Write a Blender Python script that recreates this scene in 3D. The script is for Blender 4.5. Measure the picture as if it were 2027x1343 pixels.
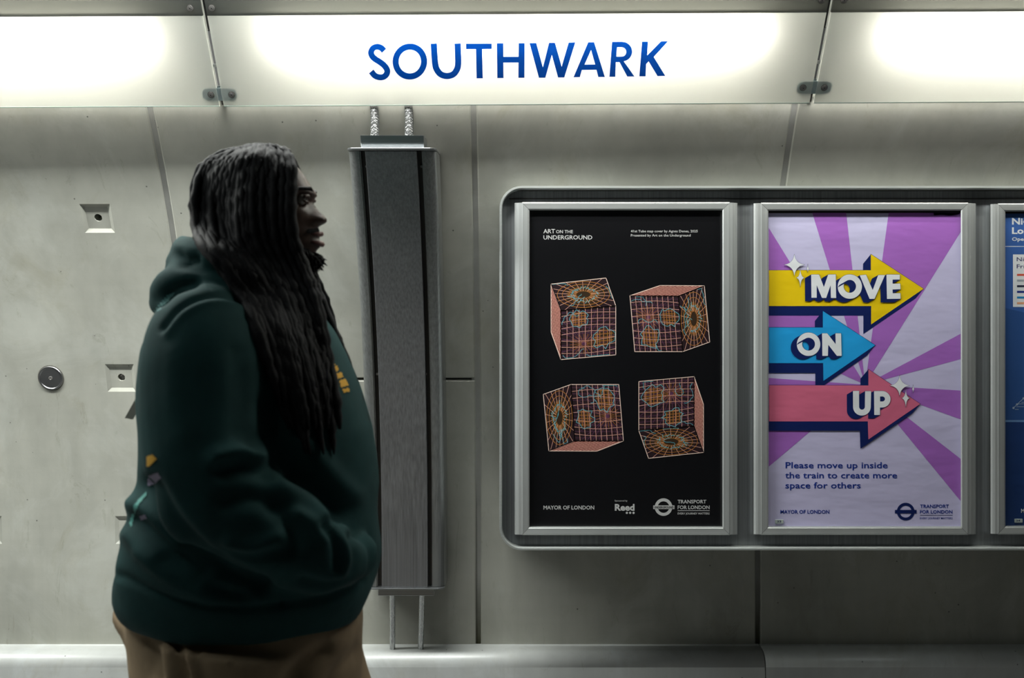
import bpy, math, random
import numpy as np
from mathutils import Vector, Matrix
from mathutils.geometry import tessellate_polygon
from mathutils.bvhtree import BVHTree

random.seed(7)
for o in list(bpy.data.objects): bpy.data.objects.remove(o, do_unlink=True)
C = bpy.context.scene.collection
S = bpy.context.scene

# ---------------------------------------------------------------- camera, world, lights, exposure
CX, CY, F, H = 1013.5, 671.5, 1970.0, 1.38
cam_d = bpy.data.cameras.new('camera'); cam = bpy.data.objects.new('camera', cam_d); C.objects.link(cam)
cam.location = (0, 0, H); cam.rotation_euler = (math.radians(90), 0, 0)
cam_d.sensor_width = 36; cam_d.lens = 36 * F / 2027; cam_d.clip_start = 0.05
cam_d.dof.use_dof = True; cam_d.dof.focus_distance = 3.12; cam_d.dof.aperture_fstop = 3.2
S.camera = cam
w = bpy.data.worlds.new('world'); S.world = w; w.use_nodes = True
w.node_tree.nodes['Background'].inputs[0].default_value = (0.9, 1.0, 1.0, 1)
w.node_tree.nodes['Background'].inputs[1].default_value = 0.0
S.view_settings.view_transform = 'Standard'; S.view_settings.look = 'None'
S.view_settings.exposure = 0.0; S.view_settings.gamma = 1.0; S.view_settings.use_curve_mapping = False
S.cycles.max_bounces = 8; S.cycles.diffuse_bounces = 5; S.cycles.use_denoising = True
S.cycles.caustics_reflective = False; S.cycles.caustics_refractive = False

def area(name, loc, target, sx, sy, power, col, spread=180):
    l = bpy.data.lights.new(name, 'AREA'); l.shape = 'RECTANGLE'; l.size = sx; l.size_y = sy
    l.energy = power; l.color = col; l.spread = math.radians(spread)
    o = bpy.data.objects.new(name, l); C.objects.link(o); o.location = loc
    o.rotation_euler = (Vector(target) - Vector(loc)).to_track_quat('-Z', 'Y').to_euler()
    return o
# the open strip lamp that runs along the top of the sign band, just above the frame
area('sign_strip_lamp', (-1.55, 2.575, 2.56), (-1.55, 2.98, 0.9), 2.8, 0.10, 82, (0.97, 1.0, 0.96))
area('sign_strip_lamp', (1.05, 2.575, 2.56), (1.05, 2.98, 0.9), 1.7, 0.10, 14, (0.97, 1.0, 0.92))
# added unseen lamp strips in the slot, brightening the wall just below the sign
for _x in (-1.75, 0.0, 1.75):
    area('slot_fill_lamp', (_x, 2.974, 2.102), (_x, 3.036, 2.021), 1.74, 0.014, 0.6, (1.0, .99, .92), 62)
# unseen platform ceiling lamp, high on the left ahead of the camera
area('platform_ceiling_lamp', (-1.9, 1.25, 2.9), (-1.0, 2.6, 0.9), 1.8, 0.30, 7, (0.92, 1.0, 0.98))
area('left_fill_lamp', (-2.6, 2.3, 2.9), (-1.4, 2.9, 0.8), 0.3, 1.0, 6, (0.92, 1.0, 0.98))  # added unseen lamp that brightens the left wall and ledge

# ---------------------------------------------------------------- helpers
def at(px, py, D): return Vector(((px - CX) / F * D, D, H + (CY - py) / F * D))
def srgb(r, g, b):
    f = lambda c: (c/255/12.92 if c/255 <= .04045 else ((c/255+.055)/1.055)**2.4)
    return (f(r), f(g), f(b), 1)
def link(o, parent=None):
    C.objects.link(o)
    if parent is not None: o.parent = parent
    return o
def obj(name, verts, faces, mat, parent=None, smooth=False):
    me = bpy.data.meshes.new(name)
    org = world_origin(parent)
    me.from_pydata([tuple(Vector(v) - org) for v in verts], [], faces); me.validate()
    if mat is not None: me.materials.append(mat)
    if smooth:
        me.polygons.foreach_set('use_smooth', [True] * len(me.polygons))
    me.update()
    o = bpy.data.objects.new(name, me)
    return link(o, parent)
def world_origin(p):
    v = Vector((0, 0, 0))
    while p is not None: v = v + p.location; p = p.parent
    return v
def tag(o, label=None, cat=None, group=None, kind=None):
    if label: o['label'] = label
    if cat: o['category'] = cat
    if group: o['group'] = group
    if kind: o['kind'] = kind
    return o
def thing(name, loc, label, cat, group=None):
    o = bpy.data.objects.new(name, None); o.location = loc; o.empty_display_size = .05
    link(o); return tag(o, label, cat, group)
def bevel(o, wdt, seg=2, ang=40):
    m = o.modifiers.new('bevel', 'BEVEL'); m.width = wdt; m.segments = seg; m.limit_method = 'ANGLE'; m.angle_limit = math.radians(ang)
    return o

class MB:
    def __init__(s): s.v = []; s.f = []
    def add(s, verts, faces):
        n = len(s.v); s.v += [tuple(v) for v in verts]; s.f += [tuple(i + n for i in f) for f in faces]; return s
    def hexa(s, p):   # 8 points: bottom 4 ccw, top 4 ccw
        return s.add(p, [(3,2,1,0),(4,5,6,7),(0,1,5,4),(1,2,6,5),(2,3,7,6),(3,0,4,7)])
    def box(s, a, b):
        (x0,y0,z0),(x1,y1,z1) = a, b
        return s.hexa([(x0,y0,z0),(x1,y0,z0),(x1,y1,z0),(x0,y1,z0),(x0,y0,z1),(x1,y0,z1),(x1,y1,z1),(x0,y1,z1)])
    def tube(s, pts, rad, n=12, cap=True):
        pts = [Vector(p) for p in pts]; rr = rad if hasattr(rad, '__len__') else [rad]*len(pts)
        base = len(s.v); up = None; fs = []; vs = []
        for i, p in enumerate(pts):
            t = (pts[min(i+1, len(pts)-1)] - pts[max(i-1, 0)]).normalized()
            if up is None:
                up = Vector((0,1,0)) if abs(t.y) < .8 else Vector((1,0,0))
            up = (up - t*up.dot(t)).normalized(); sd = t.cross(up)
            for k in range(n):
                a = 2*math.pi*k/n; vs.append(p + (up*math.cos(a) + sd*math.sin(a))*rr[i])
        for i in range(len(pts)-1):
            for k in range(n):
                k2 = (k+1) % n; fs.append((i*n+k, i*n+k2, (i+1)*n+k2, (i+1)*n+k))
        if cap:
            fs.append(tuple(range(n-1, -1, -1))); fs.append(tuple((len(pts)-1)*n + k for k in range(n)))
        return s.add(vs, fs)
    def build(s, name, mat, parent=None, smooth=False): return obj(name, s.v, s.f, mat, parent, smooth)

def crm(pts, n=6):    # Catmull-Rom through tuples
    P = [np.array(p, float) for p in pts]; P = [2*P[0]-P[1]] + P + [2*P[-1]-P[-2]]; out = []
    for i in range(1, len(P)-2):
        for k in range(n):
            t = k/n
            out.append(.5*((2*P[i]) + (-P[i-1]+P[i+1])*t + (2*P[i-1]-5*P[i]+4*P[i+1]-P[i+2])*t*t + (-P[i-1]+3*P[i]-3*P[i+1]+P[i+2])*t**3))
    out.append(P[-2]); return out

# ---------------------------------------------------------------- materials
def mat(name, col, rough=.5, metal=0, spec=.5, coat=0, coat_rough=.1, sheen=0):
    m = bpy.data.materials.new(name); m.use_nodes = True; b = m.node_tree.nodes['Principled BSDF']
    b.inputs['Base Color'].default_value = col if len(col) == 4 else (*col, 1)
    b.inputs['Roughness'].default_value = rough; b.inputs['Metallic'].default_value = metal
    b.inputs['Specular IOR Level'].default_value = spec
    b.inputs['Coat Weight'].default_value = coat; b.inputs['Coat Roughness'].default_value = coat_rough
    b.inputs['Sheen Weight'].default_value = sheen
    return m
def N(m, t, **k):
    n = m.node_tree.nodes.new(t)
    for a, v in k.items(): setattr(n, a, v)
    return n
def L(m, a, b): m.node_tree.links.new(a, b)
def coords(m, scale, kind='Generated'):
    geo = N(m, 'ShaderNodeNewGeometry'); mp = N(m, 'ShaderNodeMapping'); mp.inputs['Scale'].default_value = scale
    L(m, geo.outputs['Position'], mp.inputs['Vector']); return mp.outputs['Vector']
def noise(m, vec, scale, detail=4, rough=.55, dist=0):
    n = N(m, 'ShaderNodeTexNoise'); n.inputs['Scale'].default_value = scale; n.inputs['Detail'].default_value = detail
    n.inputs['Roughness'].default_value = rough; n.inputs['Distortion'].default_value = dist; L(m, vec, n.inputs['Vector']); return n.outputs['Fac']
def ramp(m, fac, stops):
    r = N(m, 'ShaderNodeValToRGB'); e = r.color_ramp.elements
    while len(e) > len(stops): e.remove(e[-1])
    while len(e) < len(stops): e.new(1)
    for el, (p, c) in zip(e, stops): el.position = p; el.color = c if len(c) == 4 else (*c, 1)
    L(m, fac, r.inputs['Fac']); return r.outputs['Color']
def mix(m, fac, a, b, mode='MIX'):
    n = N(m, 'ShaderNodeMix', data_type='RGBA', blend_type=mode)
    for s, v in ((n.inputs['Factor'], fac), (n.inputs['A'], a), (n.inputs['B'], b)):
        if isinstance(v, (int, float)): s.default_value = v
        elif isinstance(v, tuple): s.default_value = v
        else: L(m, v, s)
    return n.outputs['Result']
def bump(m, h, strength, dist=.002):
    b = N(m, 'ShaderNodeBump'); b.inputs['Strength'].default_value = strength; b.inputs['Distance'].default_value = dist
    L(m, h, b.inputs['Height']); L(m, b.outputs['Normal'], m.node_tree.nodes['Principled BSDF'].inputs['Normal'])

def concrete(name, base, grime=.0, rough=.62, spec=.4):
    m = mat(name, base, rough, spec=spec); b = m.node_tree.nodes['Principled BSDF']
    g = lambda k: tuple(c*k for c in base[:3]) + (1,)
    big = noise(m, coords(m, (1, 1, .6)), 1.7, 5, .6)
    c = ramp(m, big, [(.3, g(.74)), (.5, g(1.0)), (.7, g(1.16))])
    streak = noise(m, coords(m, (11, 11, .7)), 1.0, 6, .62)
    c = mix(m, .40, c, ramp(m, streak, [(.3, (.80,.80,.80)), (.55, (1,1,1)), (.75, (1.08,1.08,1.07))]), 'MULTIPLY')
    band = noise(m, coords(m, (1.3, 1.3, 15)), 1.5, 5, .6)
    c = mix(m, .12, c, ramp(m, band, [(.35, (.72,.72,.70)), (.6, (1,1,1))]), 'MULTIPLY')
    st = noise(m, coords(m, (3.4, 3.4, 2.2)), 1.3, 7, .72, .8)
    sw = noise(m, coords(m, (5, 5, 1.6)), 1.6, 8, .75, 2.5)
    c = mix(m, .7, c, ramp(m, sw, [(.60, (1,1,1)), (.66, (.80,.79,.75)), (.70, (1,1,1))]), 'MULTIPLY')
    c = mix(m, .55, c, ramp(m, st, [(.54, (1,1,1)), (.68, (.84,.81,.73)), (.8,(.66,.62,.54))]), 'MULTIPLY')
    cl = noise(m, coords(m, (1.6, 1.6, 1.3)), 1.9, 6, .65, 1.2)
    c = mix(m, .5, c, ramp(m, cl, [(.50, (1,1,1)), (.62, (1.2,1.22,1.26))]), 'MULTIPLY')
    # pores and chips
    v = N(m, 'ShaderNodeTexVoronoi'); v.inputs['Scale'].default_value = 22; L(m, coords(m, (1,1,1)), v.inputs['Vector'])
    sel = noise(m, coords(m, (1,1,1)), 6, 3)
    gt = N(m, 'ShaderNodeMath', operation='LESS_THAN'); L(m, v.outputs['Distance'], gt.inputs[0]); gt.inputs[1].default_value = .06
    g2 = N(m, 'ShaderNodeMath', operation='GREATER_THAN'); L(m, sel, g2.inputs[0]); g2.inputs[1].default_value = .55
    mu = N(m, 'ShaderNodeMath', operation='MULTIPLY'); L(m, gt.outputs[0], mu.inputs[0]); L(m, g2.outputs[0], mu.inputs[1])
    c = mix(m, mu.outputs[0], c, g(.35))
    # hair-line scuffs
    sc = noise(m, coords(m, (9, 9, 70)), 2.0, 8, .7)
    c = mix(m, .8, c, ramp(m, sc, [(.69, (1,1,1)), (.76, (.5,.48,.45))]), 'MULTIPLY')
    if grime:   # soiling that gathers low on the wall
        geo = N(m, 'ShaderNodeNewGeometry'); sp = N(m, 'ShaderNodeSeparateXYZ'); L(m, geo.outputs['Position'], sp.inputs[0])
        ad = N(m, 'ShaderNodeMath', operation='MULTIPLY_ADD'); L(m, noise(m, coords(m, (6,6,1.5)), 2, 5), ad.inputs[0]); ad.inputs[1].default_value = .35; L(m, sp.outputs['Z'], ad.inputs[2])
        c = mix(m, 1.0, c, ramp(m, ad.outputs[0], [(.50, (1-grime, 1-grime, 1-grime*1.1)), (.72, (1,1,1))]), 'MULTIPLY')
    L(m, c, b.inputs['Base Color'])
    bump(m, noise(m, coords(m, (1,1,1)), 90, 6), .12, .0015)
    return m
def brushed(name, col, rough=.34, axis='z', metal=1.0, var=.25):
    m = mat(name, col, rough, metal); b = m.node_tree.nodes['Principled BSDF']
    sc = {'z': (120, 120, .5), 'x': (.5, 120, 120)}[axis]
    n = noise(m, coords(m, sc), 1.5, 4)
    big = noise(m, coords(m, (2, 2, 2)), 1.6, 4)
    g = lambda k: tuple(min(1, c*k) for c in col[:3]) + (1,)
    c = ramp(m, n, [(.3, g(1-var)), (.7, g(1+var*.5))])
    c = mix(m, .6, c, ramp(m, big, [(.35, (.82,.82,.82)), (.6, (1,1,1))]), 'MULTIPLY')
    L(m, c, b.inputs['Base Color'])
    mr = N(m, 'ShaderNodeMapRange'); L(m, n, mr.inputs['Value']); mr.inputs['To Min'].default_value = rough-.06; mr.inputs['To Max'].default_value = rough+.1
    L(m, mr.outputs[0], b.inputs['Roughness'])
    return m
M_wall = concrete('lining_concrete', (.455, .455, .405, 1), .14)
M_joint = concrete('joint_mortar', (.33, .33, .31, 1), .80)
M_ledge = concrete('ledge_concrete', (.60, .615, .60, 1), 0, rough=.38, spec=.6)
_b = M_ledge.node_tree.nodes['Principled BSDF']; _b.inputs['Coat Weight'].default_value = .9; _b.inputs['Coat Roughness'].default_value = .34
M_frame = brushed('anodised_aluminium', (.60, .62, .62, 1), .42, 'z', var=.10, metal=.5)
M_frameh = brushed('anodised_aluminium_crosswise', (.60, .62, .62, 1), .42, 'x', var=.10, metal=.5)
M_tray = brushed('tray_sheet_steel', (.40, .42, .44, 1), .33, 'z', metal=.6)
M_rim = brushed('tray_rim_steel', (.66, .69, .68, 1), .30, 'x', var=.1, metal=.5)
M_case = brushed('casing_steel', (.30, .305, .32, 1), .36, 'z', metal=.75)
M_wing = brushed('casing_wing_steel', (.30, .31, .31, 1), .30, 'z', metal=.65)
M_cap = brushed('cap_steel', (.32, .33, .34, 1), .28, 'x', metal=.8)
M_box = brushed('gland_steel', (.42, .44, .45, 1), .3, 'x')
M_dark = mat('black_gap', (.012, .012, .012), .7)
M_groove = mat('groove_dark_metal', (.06, .055, .05), .45, .6)
M_chrome = mat('polished_bracket', (.75, .75, .76), .14, 1)
M_bolt = mat('bolt_steel', (.26, .25, .24), .4, .5)
M_boltd = mat('bolt_recess', (.05, .045, .04), .4, .8)
M_black = mat('poster_black', srgb(12, 12, 16), .35, coat=.5, coat_rough=.03)
M_white = mat('print_light_grey', srgb(205, 205, 205), .5)
def paper(name, col):
    m = mat(name, col, .45, coat=.5, coat_rough=.05)
    wv = noise(m, coords(m, (2.2, 2.2, 5)), 2.2, 3)
    bump(m, wv, .35, .012); return m
def ink(name, r, g, b): return paper(name, srgb(r, g, b))
M_lav = ink('lavender_paper', 214, 208, 245); M_pur = ink('purple_ink', 178, 112, 208)
M_yel = ink('yellow_ink', 252, 214, 8); M_navy = ink('navy_ink', 10, 32, 98)
M_sky = ink('sky_blue_ink', 36, 172, 246); M_pink = ink('pink_ink', 226, 112, 146)
M_wht = ink('white_ink', 248, 250, 255); M_blue3 = ink('mid_blue_ink', 62, 104, 178); M_navy3 = ink('deep_blue_ink', 30, 62, 120)

# frosted glass that scatters the tube's light through itself
def frosted(name, tcol, dcol, mixv, coat=.04):
    m = bpy.data.materials.new(name); m.use_nodes = True; nt = m.node_tree
    for n in list(nt.nodes): nt.nodes.remove(n)
    out = nt.nodes.new('ShaderNodeOutputMaterial'); tr = nt.nodes.new('ShaderNodeBsdfTranslucent'); df = nt.nodes.new('ShaderNodeBsdfDiffuse')
    gl = nt.nodes.new('ShaderNodeBsdfGlossy'); m1 = nt.nodes.new('ShaderNodeMixShader'); m2 = nt.nodes.new('ShaderNodeMixShader')
    tr.inputs[0].default_value = (*tcol, 1); df.inputs[0].default_value = (*dcol, 1); gl.inputs[0].default_value = (.9,.9,.9,1); gl.inputs['Roughness'].default_value = .12
    m1.inputs[0].default_value = mixv; m2.inputs[0].default_value = coat
    L(m, tr.outputs[0], m1.inputs[1]); L(m, df.outputs[0], m1.inputs[2]); L(m, m1.outputs[0], m2.inputs[1]); L(m, gl.outputs[0], m2.inputs[2]); L(m, m2.outputs[0], out.inputs[0])
    return m
M_glass = frosted('frosted_white_glass', (.95, .945, .89), (.60, .635, .61), .42)
M_band = frosted('grey_backed_glass', (.17, .17, .15), (.05, .06, .065), .45, .05)
M_sign = frosted('blue_vinyl', (.001, .040, .26), (.003, .05, .32), .3, .03)
M_brkt = frosted('translucent_bracket', (.50, .58, .60), (.50, .58, .60), .4)  # clamp plate made translucent so the tube's light brightens it
def emit(name, col, s):
    m = bpy.data.materials.new(name); m.use_nodes = True; b = m.node_tree.nodes['Principled BSDF']
    b.inputs['Base Color'].default_value = (*col, 1); b.inputs['Emission Color'].default_value = (*col, 1); b.inputs['Emission Strength'].default_value = s; return m
M_tube = emit('fluorescent_tube', (1.0, .975, .89), 33)
M_trough = mat('white_trough_paint', (.48, .49, .47), .6)

# ---------------------------------------------------------------- the curved lining
R, ZC, D0 = 2.6, .62, .85
def tz(z): return z - ZC if z < ZC else R*math.asin(min(1, (z-ZC)/R))
def W(x, t, off=0.0):
    if t < 0: return Vector((x, D0 + R - off, ZC + t))
    a = t/R; return Vector((x, D0 + (R-off)*math.cos(a), ZC + (R-off)*math.sin(a)))
def wall_D(z): return D0 + R if z < ZC else D0 + math.sqrt(R*R - (z-ZC)**2)
def frange(a, b, step):
    n = max(1, int(round((b-a)/step))); return [a + (b-a)*i/n for i in range(n+1)]
wall = bpy.data.objects.new('wall_back', None); link(wall); wall['kind'] = 'structure'
GAP = .017
def wall_panel(x0, x1, t0, t1, recs=()):
    xs = set(frange(x0, x1, .25)); ts = set(frange(t0, t1, .10))
    e = .004
    for r in recs:
        for k in (-.0485, .0485): xs = {x for x in xs if abs(x-(r[0]+k)) > .02} | {r[0]+k}; ts = {t for t in ts if abs(t-(tz(r[1])+k)) > .02} | {tz(r[1])+k}
    for r in recs:
        xs = {x for x in xs if not (r[0]-.048 < x < r[0]+.048)}; ts = {t for t in ts if not (tz(r[1])-.048 < t < tz(r[1])+.048)}
    xs |= {x0, x1}; ts |= {t0, t1}
    xs = [x for x in sorted(xs) if x in (x0, x1) or x0+.02 < x < x1-.02]; ts = [t for t in sorted(ts) if t in (t0, t1) or t0+.02 < t < t1-.02]
    xs = [x0, x0+e] + xs[1:-1] + [x1-e, x1]; ts = [t0, t0+e] + ts[1:-1] + [t1-e, t1]
    v = []; f = []; nx = len(xs); idx = lambda i, j: j*nx + i
    for j, t in enumerate(ts):
        for i, x in enumerate(xs):
            edge = i in (0, nx-1) or j in (0, len(ts)-1)
            v.append(W(x, t, -.004 if edge else 0))
    for j in range(len(ts)-1):
        for i in range(nx-1):
            cx, ct = (xs[i]+xs[i+1])/2, (ts[j]+ts[j+1])/2; hit = None
            for r in recs:
                if abs(cx-r[0]) < .048 and abs(ct-tz(r[1])) < .048: hit = r
            q = (idx(i,j), idx(i+1,j), idx(i+1,j+1), idx(i,j+1))
            if hit is None: f.append(q)
            else:   # sunk square pocket with bevelled sides
                b = len(v); a = .0365; T = tz(hit[1])
                for du, dv in ((-a,-a),(a,-a),(a,a),(-a,a)): v.append(W(hit[0]+du, T+dv, -.007))
                for k in range(4): f.append((q[k], q[(k+1)%4], b+(k+1)%4, b+k))
                # floor with a round hole
                n = 16; c0 = len(v)
                for k in range(n): an = 2*math.pi*(k+.5)/n - 3*math.pi/4; v.append(W(hit[0]+.0125*math.cos(an), T+.0125*math.sin(an), -.007))
                for k in range(n): an = 2*math.pi*(k+.5)/n - 3*math.pi/4; v.append(W(hit[0]+.0115*math.cos(an), T+.0115*math.sin(an), -.050))
                for s in range(4):
                    ring = [c0 + (s*4 + k) % n for k in range(5)]
                    f.append((b+s, b+(s+1) % 4) + tuple(reversed(ring)))
                for k in range(n): f.append((c0+k, c0+(k+1)%n, c0+n+(k+1)%n, c0+n+k))
                f.append(tuple(c0+n+k for k in range(n)))
    # skirts
    per = [idx(i,0) for i in range(nx)] + [idx(nx-1,j) for j in range(1,len(ts))] + [idx(i,len(ts)-1) for i in range(nx-2,-1,-1)] + [idx(0,j) for j in range(len(ts)-2,0,-1)]
    b = len(v)
    cd = []
    for p in per:
        j, i = divmod(p, nx); v.append(W(xs[i], ts[j], -.03))
    for k in range(len(per)):
        k2 = (k+1) % len(per); f.append((per[k2], per[k], b+k, b+k2))
    o = obj('wall_panel', v, f, M_wall, wall, True); es = o.modifiers.new('s', 'EDGE_SPLIT'); es.split_angle = math.radians(24); return o
TOP = tz(2.105); g = GAP/2
joints = [-3.03, -2.06, -1.0935, -.1165, .853, 1.82, 2.79]
seam = tz(1.243); seam2 = tz(1.30)
pockets = {-2.06: [(-1.3265, 1.766), (-1.3265, 1.248), (-1.3265, .718), (-1.8155, .718), (-1.8155, 1.766)]}
for i in range(len(joints)-1):
    a, b = joints[i]+g, joints[i+1]-g
    if i == 2:
        wall_panel(a, b, -ZC, seam-.004); wall_panel(a, b, seam+.004, TOP)
    else: wall_panel(a, b, -ZC, TOP, pockets.get(joints[i], ()))
for x in joints[1:-1]:
    v = []; f = []; ts = frange(-ZC, TOP, .1)
    for k, t in enumerate(ts): dp = -.004 if t > .25 else -.012; v += [W(x-g-.012, t, dp), W(x+g+.012, t, dp), W(x-g-.012, t, -.03), W(x+g+.012, t, -.03)]
    for k in range(len(ts)-1):
        q = 4*k; f += [(q, q+1, q+5, q+4), (q+3, q+2, q+6, q+7), (q+2, q, q+4, q+6), (q+1, q+3, q+7, q+5)]
    obj('joint_strip', v, f, M_joint, wall)
obj('joint_strip', [W(-1.09, seam-.01, -.02), W(-.12, seam-.01, -.02), W(-.12, seam+.01, -.02), W(-1.09, seam+.01, -.02)], [(0,1,2,3)], M_dark, wall)
# joint edges look doubled: a thin arris strip of mortar right of each joint
# ledge along the wall foot
led = bpy.data.objects.new('trim_1', None); link(led); led['kind'] = 'structure'
prof = [(3.452, .322), (3.440, .3185)]
for k in range(9):
    a = math.radians(90 - k*10); prof.append((3.408 - .045*math.cos(math.radians(k*10+0))*0 - .047*math.sin(math.radians(k*90/8)), .270 + .047*math.cos(math.radians(k*90/8))))
prof += [(3.352, .10), (3.345, 0), (3.452, 0)]
for x0, x1 in ((-3.0, -1.09), (-1.09, .8555), (.8575, 2.79)):
    n = len(prof); v = [(x0, D, z) for D, z in prof] + [(x1 - .001, D, z) for D, z in prof]
    f = [(i, (i+1) % n, n+(i+1) % n, n+i) for i in range(n)] + [tuple(range(n-1,-1,-1)), tuple(range(n, 2*n))]
    o = obj('ledge_block', v, f, M_ledge, led)
    for p in o.data.polygons:
        if 1 <= p.index <= 9: p.use_smooth = True

# room shell
M_floor = concrete('platform_floor_tiles', (.20, .20, .20, 1)); M_ceil = mat('ceiling_paint', (.16, .17, .17), .8); M_rear = mat('edge_screen_metal', (.055, .06, .065), .4, .5)
tag(MB().box((-3.1, -1.9, -.1), (2.9, 3.52, 0)).build('floor', M_floor), kind='structure')
tag(MB().box((-3.1, -1.9, 3.12), (2.9, 3.3, 3.2)).build('ceiling', M_ceil), kind='structure')
tag(MB().box((-3.1, -1.98, 0), (2.9, -1.9, 3.2)).build('wall_front', M_rear), kind='structure')
tag(MB().box((-3.16, -1.9, 0), (-3.1, 3.52, 3.2)).build('wall_left', mat('end_wall_paint', (.30, .31, .30), .8)), kind='structure')
tag(MB().box((2.9, -1.9, 0), (2.96, 3.52, 3.2)).build('wall_right', mat('far_end_wall_paint', (.10, .10, .10), .8)), kind='structure')

_v = [(x, D, z) for x in (-3.1, 2.9) for D, z in ((2.735, 2.46), (2.66, 2.66), (2.56, 2.9), (2.44, 3.13), (2.50, 3.15), (2.62, 2.92), (2.72, 2.68), (2.80, 2.47))]
tag(obj('wall_upper', _v, [(i, (i+1) % 8, 8+(i+1) % 8, 8+i) for i in range(8)] + [tuple(range(7,-1,-1)), tuple(range(8,16))], M_wall), kind='structure')
# ---------------------------------------------------------------- plane helper for things traced on a flat plane
class Plane:
    def __init__(s, p0, a, b): s.p0, s.a, s.b = Vector(p0), Vector(a).normalized(), Vector(b).normalized(); s.n = s.a.cross(s.b).normalized(); s.n = s.n if s.n.y < 0 else -s.n
    def uv(s, px, py):
        d = Vector(((px-CX)/F, 1, (CY-py)/F)); o = Vector((0,0,H)); t = (s.p0-o).dot(s.n)/d.dot(s.n); p = o + d*t - s.p0
        return p.dot(s.a), p.dot(s.b)
    def pt(s, u, v, lift=0): return s.p0 + s.a*u + s.b*v + s.n*lift
    def px(s, px, py, lift=0): u, v = s.uv(px, py); return s.pt(u, v, lift)
class Flat:
    """collects flat printed shapes on a plane at one lift and links them as one mesh"""
    def __init__(s, plane, lift): s.p, s.l, s.v, s.f = plane, lift, [], []
    def poly(s, *loops):
        loops = [[s.p.px(x, y, s.l) for x, y in lp] for lp in loops]
        flat = [q for lp in loops for q in lp]
        uv = [[Vector(((q-s.p.p0).dot(s.p.a), (q-s.p.p0).dot(s.p.b), 0)) for q in lp] for lp in loops]
        n = len(s.v); s.v += flat
        fl = [q for lp in uv for q in lp]
        for t in tessellate_polygon(uv):
            a, b, c = [fl[i] for i in t]
            cr = (b-a).cross(c-a).z
            s.f.append(tuple(n+i for i in (t if cr > 0 else t[::-1])))
        return s
    def line(s, pts, wd, closed=False):
        pts = [np.array(p, float) for p in pts]
        if closed: pts = pts + [pts[0]]
        for a, b in zip(pts, pts[1:]):
            d = b-a; ln = np.hypot(*d)
            if ln < 1e-6: continue
            d = d/ln; nn = np.array((-d[1], d[0]))*wd/2; e = d*wd*.3
            q = [a-e+nn, b+e+nn, b+e-nn, a-e-nn]; m = len(s.v)
            s.v += [s.p.px(x, y, s.l) for x, y in q]; s.f.append((m, m+1, m+2, m+3))
        return s
    def build(s, name, mt, parent, label=None):
        o = obj(name, s.v, s.f, mt, parent)
        if label: o['label'] = label
        return o
def ell(cx, cy, rx, ry, n=40, a0=0, a1=360):
    full = abs(a1-a0) == 360
    return [(cx + rx*math.cos(math.radians(a0+(a1-a0)*k/(n if full else n-1))), cy + ry*math.sin(math.radians(a0+(a1-a0)*k/(n if full else n-1)))) for k in range(n)]
def stroke(pts, wd, n=8):
    c = crm(pts, n); Lf, Rt = [], []
    for i, p in enumerate(c):
        d = c[min(i+1, len(c)-1)] - c[max(i-1, 0)]; d = d/np.hypot(*d); nn = np.array((-d[1], d[0]))*wd/2
        Lf.append(tuple(p+nn)); Rt.append(tuple(p-nn))
    return Lf + Rt[::-1]
def zm(pts, ox, oy, sc): return [(ox + x/sc, oy + y/sc) for x, y in pts]
_fonts = {}
def text(s, x0, x1, base, cap, plane, lift, mt, parent, bold=0.0, name='lettering', label=None):
    cu = bpy.data.curves.new('t', 'FONT'); cu.body = s; cu.size = 1; cu.offset = bold; cu.resolution_u = 2; cu.fill_mode = 'FRONT'
    o = bpy.data.objects.new('t', cu); C.objects.link(o)
    dg = bpy.context.evaluated_depsgraph_get(); me = bpy.data.meshes.new_from_object(o.evaluated_get(dg))
    co = np.array([v.co[:] for v in me.vertices]); fs = [tuple(p.vertices) for p in me.polygons]
    bpy.data.objects.remove(o); bpy.data.curves.remove(cu); bpy.data.meshes.remove(me)
    mn, mx = co[:,0].min(), co[:,0].max(); capH = .729
    v = [plane.px(x0 + (c[0]-mn)/(mx-mn)*(x1-x0), base - c[1]/capH*cap, lift) for c in co]
    o = obj(name, v, fs, mt, parent)
    # faces towards the room
    me = o.data; me.update()
    if len(me.polygons) and me.polygons[0].normal.dot(plane.n) < 0: me.flip_normals()
    if label: o['label'] = label
    return o

# ---------------------------------------------------------------- the illuminated station sign
TILT = .0054
GP = Plane((0, 2.966, 2.0775), (1, 0, TILT), (0, -.597, .802))
gn = GP.n                                   # towards the platform, slanting down
def gslab(plane, pts_uv, lift0, lift1, name, mt, parent, back=True):
    n = len(pts_uv); v = [plane.pt(u, q, lift1) for u, q in pts_uv] + [plane.pt(u, q, lift0) for u, q in pts_uv]
    f = [tuple(range(n))] + [((i+1) % n, i, n+i, n+(i+1) % n) for i in range(n)]
    if back: f.append(tuple(range(2*n-1, n-1, -1)))
    o = obj(name, v, f, mt, parent); return o
VB = GP.uv(1013, 28.5)[1]                   # where the clear band ends and the grey backing begins
gaps = [-.865-1.757, -.865, .8925, .8925+1.757]
M_seal = mat('glass_edge', (.35, .45, .40), .2)
panel_lab = ['blank illuminated white glass sign panel left of the name sign, above the sunken wall pockets',
             'illuminated white glass sign panel with large blue lettering SOUTHWARK',
             'blank illuminated white glass sign panel at the right, above the purple and blue posters']
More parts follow.
